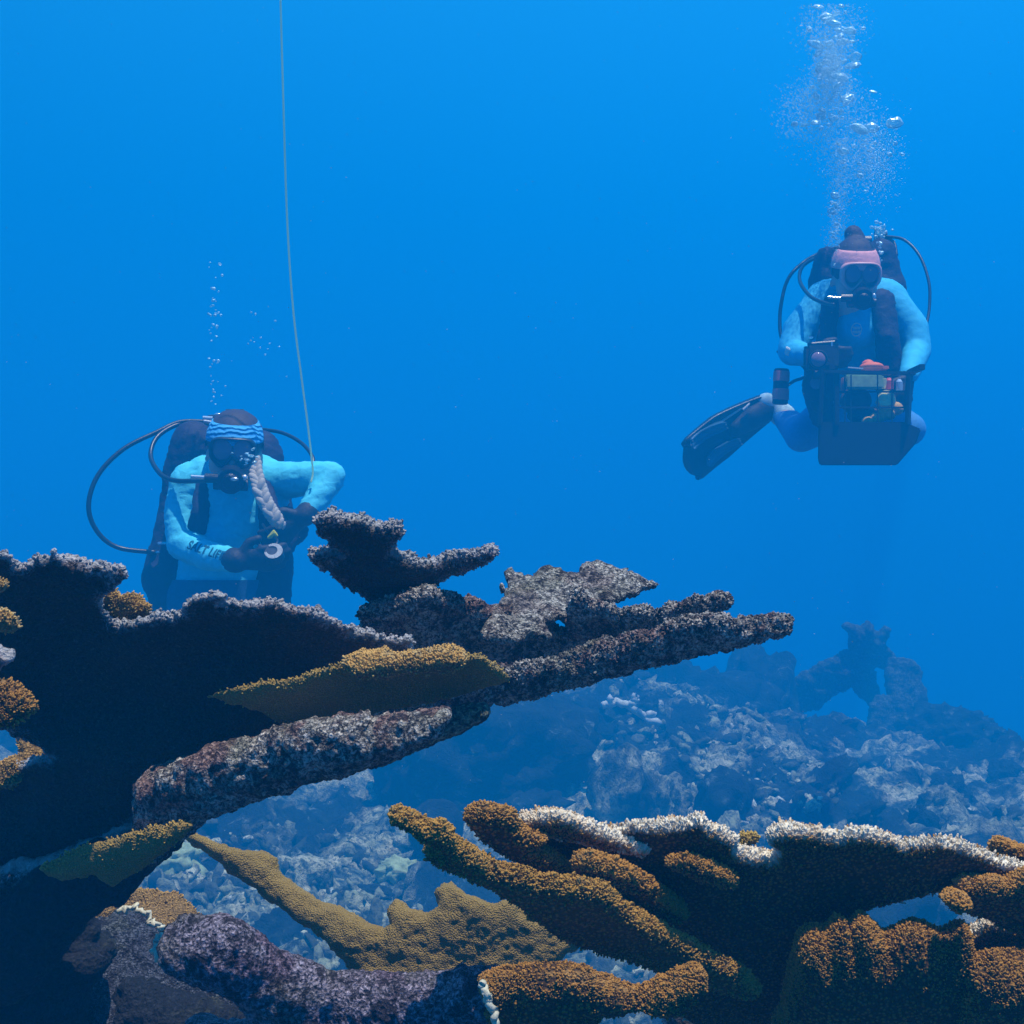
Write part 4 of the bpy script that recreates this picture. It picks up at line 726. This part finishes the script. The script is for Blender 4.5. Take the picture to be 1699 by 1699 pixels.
# emblem on the chest: an oval made of leaf-like strokes
def emblem(bm):
    c = r_(1413, 552, -.02)
    for k in range(-2, 3):
        for j in range(2):
            a = k*.5; p0 = Vector((k*.0042, 0, -.014+j*.014)); p1 = Vector((k*.0065, 0, -.004+j*.014)); d = (p1-p0).normalized(); s_ = Vector((d.z, 0, -d.x))*.0022
            bm.faces.new([bm.verts.new(c+v) for v in (p0-s_*.3, p0+s_, p1+s_, p1-s_)])
    N = 28; R0 = [bm.verts.new(c+Vector((.020*math.cos(2*math.pi*k/N), 0, .025*math.sin(2*math.pi*k/N)))) for k in range(N)]; R1 = [bm.verts.new(c+Vector((.0165*math.cos(2*math.pi*k/N), 0, .021*math.sin(2*math.pi*k/N)))) for k in range(N)]
    for k in range(N): bm.faces.new((R0[k], R0[(k+1) % N], R1[(k+1) % N], R1[k]))
em = solid('emblem', emblem, WHITE, RT)
from mathutils.bvhtree import BVHTree
def drape(o, target, lift=.002):
    tb = bmesh.new(); tb.from_mesh(target.data); W0 = world_loc(target)
    for v in tb.verts: v.co += W0
    tree = BVHTree.FromBMesh(tb); tb.free(); W1 = world_loc(o)
    for v in o.data.vertices:
        h = tree.ray_cast(v.co+W1+Vector((0, -.5, 0)), Vector((0, 1, 0)))
        if h[0] is not None: v.co = h[0]+Vector((0, -lift, 0))-W1
drape(em, RT, .006)
remeshed('boot', [(r_(1300, 690, .42), r_(1284, 678, .44), .046, .040), (r_(1284, 678, .44), r_(1272, 668, .42), .040, .036)], plain('white neoprene boot', (.45, .7, .8), .7, .1), PR, .009, 4, .006)
band = solid('wrist_band', lambda bm: cyl(bm, r_(1317, 590, -.10), r_(1320, 578, -.11), .036, .036, 24), WHITE, PR, .003)
# fin
def fin(bm, root, tip, side, w0, w1, th):
    root = Vector(root); tip = Vector(tip); d = tip-root; side = Vector(side); side = (side-d.normalized()*side.dot(d.normalized())).normalized(); nn = d.normalized().cross(side); N = 16; rows = []
    for i in range(N+1):
        f = i/N; w = w0+(w1-w0)*min(1, f/.55)**.8; c = root+d*f-nn*.03*math.sin(f*math.pi); cut = 0.10*w1 if f > .97 else 0
        row = []
        for k in range(9):
            g = k/4-1; rib = .012 if abs(g) > .9 else (.004 if abs(g) < .3 else 0); t_ = th*(1-.7*f)+rib*(1-.5*f)
            end = (1-.10*g*g) if i == N else 1
            pt = root+d*f*end-nn*.03*math.sin(f*math.pi)+side*w*g*(1-.25*max(0, f-.9)*10*abs(g)**3)
            row.append((bm.verts.new(pt+nn*t_), bm.verts.new(pt-nn*t_)))
        rows.append(row)
    for a, b_ in zip(rows[:-1], rows[1:]):
        for k in range(8):
            bm.faces.new((a[k][0], a[k+1][0], b_[k+1][0], b_[k][0])); bm.faces.new((a[k][1], b_[k][1], b_[k+1][1], a[k+1][1]))
        bm.faces.new((a[0][0], b_[0][0], b_[0][1], a[0][1])); bm.faces.new((a[8][0], a[8][1], b_[8][1], b_[8][0]))
    for a in (rows[0], rows[-1]):
        for k in range(8): bm.faces.new((a[k][0], a[k][1], a[k+1][1], a[k+1][0]))
sd_ = (atv(1240, 720, 5.8)-atv(1205, 680, 5.72))
f1 = solid('fin', lambda bm: fin(bm, r_(1284, 668, .44), r_(1136, 774, .30), sd_, .045, .095, .007), RUB_, PR, 0, True)
remeshed('foot_pocket', [(r_(1286, 672, .43), r_(1246, 695, .40), .052, .050, (Vector((0, 1, .3)), .7)), (r_(1246, 695, .40), r_(1222, 712, .38), .050, .034, (Vector((0, 1, .3)), .5))], BLK, f1, .009, 4)
solid('rail', lambda bm: (cyl(bm, atv(1190, 704, 5.66), atv(1238, 672, 5.70), .004, .006, 8), cyl(bm, atv(1233, 680, 5.66), atv(1244, 670, 5.66), .005, .005, 8)), WHITE, f1)
GREYF = plain('grey translucent blade', (.05, .16, .30), .5, .1)
for s0 in (-1, 1):
    o_ = Vector(sd_).normalized()*.052*s0; solid('blade_panel', lambda bm: fin(bm, r_(1215, 718, .355)+o_, r_(1160, 756, .30)+o_*1.15, sd_, .014, .022, .009), GREYF, f1, 0, True)
f2 = solid('fin', lambda bm: fin(bm, r_(1500, 712, .58), r_(1470, 700, 1.05), (1, 0, 0), .045, .095, .007), RUB_, PR, 0, True)
# canister with red bands clipped to the diver
cn = colony('canister', tuple(r_(1295, 642, -.05)), 'slim dark canister with two faded red bands hanging beside the hovering diver', 'canister')
cn.rotation_euler = (0, 0, 0)
solid('case', lambda bm: cyl(bm, r_(1294, 671, -.05), r_(1297, 612, -.05), .029, .028, 28), BLK, cn, .004)
REDB = plain('faded red band', (.75, .16, .16), .6, .15); solid('band', lambda bm: cyl(bm, r_(1295, 664, -.05), r_(1295.5, 645, -.05), .031, .0305, 28), REDB, cn, .002); solid('band', lambda bm: cyl(bm, r_(1296, 633, -.05), r_(1297, 616, -.05), .0305, .030, 28), REDB, cn, .002)
tag(hose('lanyard', [r_(1306, 640, -.05), r_(1318, 632, -.06), r_(1330, 628, -.06), r_(1345, 622, -.06)], .006, None), 'short black lanyard between the banded canister and the vest', 'lanyard')
# camera held in the right hand
cm = colony('underwater_camera', tuple(r_(1358, 592, -.28)), 'black underwater camera housing held in the diver\'s gloved hand', 'camera')
solid('housing', lambda bm: box(bm, r_(1362, 594, -.30), (.115, .07, .085)), BLK, cm, .012); solid('lens_port', lambda bm: (cyl(bm, r_(1358, 596, -.34), r_(1358, 596, -.41), .034, .030, 28)), RUB_, cm, .003)
solid('dome', lambda bm: ellip(bm, r_(1358, 596, -.41), (.026, .012, .026)), LENS, cm, 0, True); solid('grip', lambda bm: (cyl(bm, r_(1340, 575, -.3), r_(1339, 606, -.3), .013), cyl(bm, r_(1385, 570, -.3), r_(1386, 602, -.3), .013), cyl(bm, r_(1340, 572, -.3), r_(1385, 568, -.3), .008)), RUB_, cm, .002)
solid('shutter_button', lambda bm: (box(bm, r_(1345, 560, -.31), (.016, .01, .005)), box(bm, r_(1380, 571, -.33), (.006, .006, .016))), STEEL, cm)
hs = tag(hose('instrument_hose', [r_(1290, 583, -.02), r_(1305, 598, -.06), r_(1330, 606, -.12), r_(1352, 640, -.12), r_(1366, 680, -.1)], .005, None), 'thin black hose trailing from the wrist towards the crate', 'hose')
cs = colony('console', tuple(r_(1356, 645, -.12)), 'black instrument console hanging in front of the vest left of the crate', 'console')
solid('case', lambda bm: (ellip(bm, r_(1352, 640, -.13), (.045, .025, .06)), ellip(bm, r_(1360, 668, -.12), (.036, .022, .04))), BLK, cs, 0, True); solid('dial', lambda bm: (cyl(bm, r_(1354, 636, -.150), r_(1354, 636, -.160), .022, .022, 24)), LENS, cs)
# crate
CR = colony('plastic_crate', tuple(r_(1436, 772, -.42)), 'open black plastic crate of coral gear carried in front of the hovering diver', 'crate')
BLKP = plain('dark blue black plastic', (.012, .014, .03), .5, .1)
def cq(x, y, dz): return r_(x, y, -.42+dz)
def c_bottom(bm):
    pts = [(1358, 706), (1358, 700), (1500, 700), (1528, 712), (1520, 735), (1488, 772), (1360, 772), (1357, 762)]
    a = [bm.verts.new(cq(x, y, 0)) for x, y in pts]; b_ = [bm.verts.new(cq(x, y, .26)) for x, y in pts]; n = len(pts); bm.faces.new(a); bm.faces.new(b_[::-1])
    for k in range(n): bm.faces.new((a[k], a[(k+1) % n], b_[(k+1) % n], b_[k]))
solid('basket', c_bottom, BLKP, CR, .004)
def bar(bm, x0, y0, x1, y1, w, dz=0, t_=.012):
    a = cq(x0, y0, dz); b_ = cq(x1, y1, dz); d = b_-a; c = (a+b_)/2; M = d.to_track_quat('X', 'Y').to_matrix(); box(bm, c, (d.length, t_, w*DR/F), M)
def c_frame(bm):
    for dz in (0, .26):
        bar(bm, 1364, 617, 1518, 620, 11, dz); bar(bm, 1366, 612, 1360, 706, 14, dz); bar(bm, 1388, 620, 1388, 706, 8, dz); bar(bm, 1510, 618, 1506, 704, 15, dz)
    for x in (1366, 1512):
        a = cq(x, 617, 0); b_ = cq(x, 617, .26); box(bm, (a+b_)/2, (.02, .27, .02))
solid('rim', c_frame, BLKP, CR, .002)
def c_lat(bm):
    for x in (1402, 1412, 1456, 1480): bar(bm, x, 622, x, 704, 1.6, .004, .006)
    for y in (650, 676): bar(bm, 1390, y, 1502, y, 1.8, .004, .006)
solid('lattice', c_lat, BLKP, CR)
solid('price_strip', lambda bm: bar(bm, 1407, 609.5, 1432, 611.5, 2.6, -.004, .004), WHITE, CR)
def thingy(name, f, mat, lab, cat, grp=None, **k): o = solid(name, f, mat, None, **k); tag(o, lab, cat, grp); return o
GRN = plain('grey green plastic', (.30, .48, .26), .6, .3); ORG = plain('orange rubber', (.90, .18, .05), .6, .1); CREAM = plain('cream tile', (.85, .76, .36), .7, .25); TANP = plain('tan mesh', (.62, .38, .12), .8, .3); RED = plain('red plastic', (.7, .06, .06), .5, .1); LBL = plain('pale blue plastic', (.35, .55, .8), .5, .1)
thingy('orange_float', lambda bm: (ellip(bm, cq(1446, 609, .10), (.042, .05, .017)), ellip(bm, cq(1440, 605, .12), (.022, .03, .018)), box(bm, cq(1452, 611, .10), (.085, .05, .010))), ORG, 'orange float lying across the top of the crate', 'float', bevel=.003)
thingy('specimen_tray', lambda bm: box(bm, cq(1432, 634, .05), (.135, .05, .05)), GRN, 'grey green tray behind the upper bars of the crate', 'tray', bevel=.006)
thingy('cream_pot', lambda bm: cyl(bm, cq(1462, 645, .05), cq(1462, 628, .05), .016, .020, 20), CREAM, 'cream pot between the green tray and the red bottle', 'pot', bevel=.003)
thingy('red_bottle', lambda bm: (cyl(bm, cq(1475, 646, .06), cq(1475, 632, .06), .015, .015, 20), cyl(bm, cq(1475, 632, .06), cq(1475, 627, .06), .015, .006, 20)), RED, 'small red bottle near the right end of the crate', 'bottle', bevel=.002)
thingy('blue_bottle', lambda bm: (cyl(bm, cq(1492, 648, .06), cq(1492, 634, .06), .012, .012, 20), cyl(bm, cq(1492, 634, .06), cq(1492, 629, .06), .012, .005, 20)), LBL, 'pale blue bottle beside the gloved hand on the crate', 'bottle', bevel=.002)
thingy('coral_fragment_tile', lambda bm: (cyl(bm, cq(1470, 668, .06), cq(1470, 660, .02), .036, .030, 12), ellip(bm, cq(1466, 660, .03), (.02, .015, .016)), ellip(bm, cq(1478, 662, .03), (.014, .012, .02))), CREAM, 'cream coral fragment on a tile in the middle row of the crate', 'coral fragment', bevel=.002)
thingy('tan_coral_fragment', lambda bm: [ellip(bm, cq(1440+12*k, 700-5*k+4*math.sin(k*3), .05), (.024, .02, .022), Matrix.Rotation(k, 3, 'Y')) for k in range(5)], TANP, 'tan coral fragments heaped low in the crate', 'coral fragment', smooth_=True)
thingy('dark_mesh_bag', lambda bm: (ellip(bm, cq(1420, 665, .10), (.055, .05, .05)), ellip(bm, cq(1438, 690, .12), (.07, .05, .03))), plain('brown mesh', (.06, .045, .06), .8, .3), 'dark brown mesh bag slumped inside the crate', 'bag', smooth_=True)
thingy('pink_sponge', lambda bm: box(bm, cq(1398, 640, .06), (.014, .03, .055)), plain('dusty pink foam', (.45, .2, .2), .8, .2), 'dusty pink foam block at the left inside the crate', 'sponge', bevel=.004)
# ---------------------------------------------------------------- rope and floating specks
m, t, b = newmat('pale green rope'); b.inputs['Base Color'].default_value = (.90, .99, .72, 1); b.inputs['Roughness'].default_value = .8
tl = t.nodes.new('ShaderNodeBsdfTranslucent'); tl.inputs[0].default_value = (.90, .99, .72, 1); mx = t.nodes.new('ShaderNodeMixShader'); mx.inputs[0].default_value = .75
t.links.new(b.outputs[0], mx.inputs[1]); t.links.new(tl.outputs[0], mx.inputs[2]); t.links.new(mx.outputs[0], t.nodes['Material Output'].inputs[0]); ROPE = m
rp = spline([atv(464, -60, 4.0), atv(467, 60, 4.02), atv(471, 200, 4.04), atv(475, 330, 4.08), atv(480, 430, 4.1), atv(488, 530, 4.12), atv(500, 625, 4.15), atv(510, 700, 4.17), atv(517, 760, 4.18), atv(519, 785, 4.18), atv(516, 800, 4.17)], 14)
tag(tube('rope', rp, .0028, ROPE, None, 8), 'thin pale green line running from above down to the bent elbow of the left diver', 'rope')
# ------------------------------------------------------------------ air bubbles
m = bpy.data.materials.new('air bubble'); m.use_nodes = True; t = m.node_tree; t.nodes.clear()
o = t.nodes.new('ShaderNodeOutputMaterial'); gl = t.nodes.new('ShaderNodeBsdfGlossy'); tr = t.nodes.new('ShaderNodeBsdfTransparent'); lw = t.nodes.new('ShaderNodeLayerWeight'); lw.inputs[0].default_value = .35
gl.inputs['Color'].default_value = (.75, .97, 1, 1); gl.inputs['Roughness'].default_value = .25; df = t.nodes.new('ShaderNodeBsdfDiffuse'); df.inputs[0].default_value = (.62, .93, 1, 1)
m1 = t.nodes.new('ShaderNodeMixShader'); m1.inputs[0].default_value = .6; t.links.new(gl.outputs[0], m1.inputs[1]); t.links.new(df.outputs[0], m1.inputs[2])
rr_ = t.nodes.new('ShaderNodeValToRGB'); rr_.color_ramp.elements[0].position = .1; rr_.color_ramp.elements[0].color = (.28, .28, .28, 1); rr_.color_ramp.elements[1].position = .5; t.links.new(lw.outputs['Facing'], rr_.inputs[0])
ms = t.nodes.new('ShaderNodeMixShader'); t.links.new(rr_.outputs[0], ms.inputs[0]); t.links.new(tr.outputs[0], ms.inputs[1]); t.links.new(m1.outputs[0], ms.inputs[2]); t.links.new(ms.outputs[0], o.inputs[0]); BUB = m
r = np.random.default_rng(3)
def bub_shape(kind, seed):
    V, Fc = ICO[3]; V = V.copy()
    V = V*(1+.22*fbm(V+seed*2.3, 1.6, 2, seed))[:, None]
    if kind == 'cap': V[:, 2] = np.where(V[:, 2] < 0, V[:, 2]*.15+.25*(V[:, 0]**2+V[:, 1]**2)-.25, V[:, 2]*.62)
    else: V[:, 2] *= .8
    return V, Fc
def bubble_proto(kind, seed):
    V, Fc = bub_shape(kind, seed); return mesh_np('air_bubble', V, Fc, BUB)
PROT = [bubble_proto('cap' if k < 3 else 'round', 300+k) for k in range(7)]; used_p = set()
def bubble(px, py, D, size, label, group, kind=None):
    k = int(r.integers(3)) if kind == 'cap' else 3+int(r.integers(4))
    if k in used_p: o = PROT[k].copy(); COL.objects.link(o)
    else: o = PROT[k]; used_p.add(k)
    o.location = atv(px, py, D); w = size*D/F/2; o.scale = (w*(.8+.5*r.random()), w, w*(.7+.5*r.random())); o.rotation_euler = (r.normal()*.25, r.normal()*.35, r.random()*6.28); tag(o, label, 'bubble', group)
G1 = 'bubbles rising from the hovering diver'; L1 = 'silvery air bubble in the tall plume rising from the hovering diver'
# plume of the right diver: outline by height (y, centre x, half width, share)
def plume(n):
    out = []
    while len(out) < n:
        u = r.random()
        if u < .60: y = 120+r.normal()*62; x = 1382-.03*y+r.normal()*(22+8*math.sin(y/23))
        elif u < .80: y = 258+r.normal()*36; x = 1442+r.normal()*24
        elif u < .92: y = 230+180*r.random(); x = 1396-.05*(y-230)+r.normal()*9
        else: y = 190+r.normal()*30; x = 1335+r.normal()*24
        if y > 6: out.append((x, y))
    return out
for x, y in plume(150): bubble(x, y, 5.3+r.normal()*.06, 3.0+6*r.random()**2.2, L1, G1, 'cap' if r.random() < .3 else None)
for _ in range(34): bubble(1383+r.normal()*24, 20+190*r.random(), 5.3+r.normal()*.05, 8+8*r.random(), L1, G1, 'cap')
L2 = 'large mushroom shaped bubble in the plume of the hovering diver'
for x, y, s_ in ((1357, 12, 18), (1372, 30, 22), (1352, 75, 24), (1383, 40, 26), (1410, 52, 22), (1375, 100, 20), (1398, 70, 18), (1425, 215, 30), (1447, 213, 22), (1484, 205, 26), (1400, 252, 20), (1420, 95, 18), (1392, 130, 26), (1415, 110, 22), (1365, 120, 22), (1406, 165, 24), (1385, 325, 14), (1380, 350, 14), (1462, 382, 15)):
    bubble(x, y, 5.3+r.normal()*.04, s_, L2, 'large bubbles of the plume', 'cap')
for _ in range(36): bubble(1459+r.normal()*7, 384+r.normal()*6, 5.5+r.normal()*.03, 3+4*r.random(), 'bright bubble bursting from the valve behind the hovering diver', 'bubbles at the valve of the hovering diver')
for _ in range(16): bubble(1460+r.normal()*3, 400+45*r.random(), 5.15, 2.5+4*r.random(), 'bubble slipping past the pink scarf on its right side', 'bubbles beside the pink scarf')
for _ in range(16): bubble(1384+r.normal()*4, 330+120*r.random(), 5.15, 2.5+4.5*r.random(), 'bubble rising left of the pink scarf', 'bubbles left of the pink scarf')
for y0, n, sp in ((455, 6, 8), (490, 9, 4), (515, 9, 5), (540, 5, 4), (560, 4, 4), (600, 6, 5), (640, 9, 6), (660, 6, 5)):
    for _ in range(n): bubble(355+r.normal()*sp, y0+r.normal()*9, 4.3, 2.0+3.2*r.random()**1.5, 'small bubble in the thin trail above the left diver', 'bubbles above the left diver')
for _ in range(14): bubble(440+r.normal()*18, 560+r.normal()*45, 4.3, 1.8+1.8*r.random(), 'tiny stray bubble right of the thin trail', 'stray bubbles near the thin trail')
for _ in range(20): bubble(416+r.normal()*11, 762+r.normal()*7, 4.0, 3+5*r.random(), 'bubble clinging to the mask of the left diver', 'bubbles on the mask of the left diver', 'cap')
# the fizz of the plume, too fine to count
V_, F_, off = [], [], 0
for x, y in plume(22000):
    V, Fc = ICO[1]; D = 5.3+r.normal()*.12; s_ = (.8+1.9*r.random()**3)*D/F/2; V_.append(V*s_+np.array(atv(x+r.normal()*4, y, D))); F_.append(Fc+off); off += len(V)
tag(mesh_np('bubble_fizz', np.concatenate(V_), np.concatenate(F_), BUB), 'fine fizz of tiny air bubbles in the tall plume', None, None, 'stuff')
# drifting specks
SPK = plain('pale plankton', (.7, .7, .65), .8, .1); V_, F_, off = [], [], 0
for _ in range(900):
    D = 1.0+6*r.random(); x = 1700*r.random(); y = 1650*r.random(); V, Fc = ICO[1]; s_ = (.4+.9*r.random()**3)*D/F*.75; V_.append(V*np.array([1, .6, .7])*s_+np.array(atv(x, y, D))); F_.append(Fc+off); off += len(V)
tag(mesh_np('drifting_specks', np.concatenate(V_), np.concatenate(F_), SPK), 'fine pale specks drifting in the water', None, None, 'stuff')
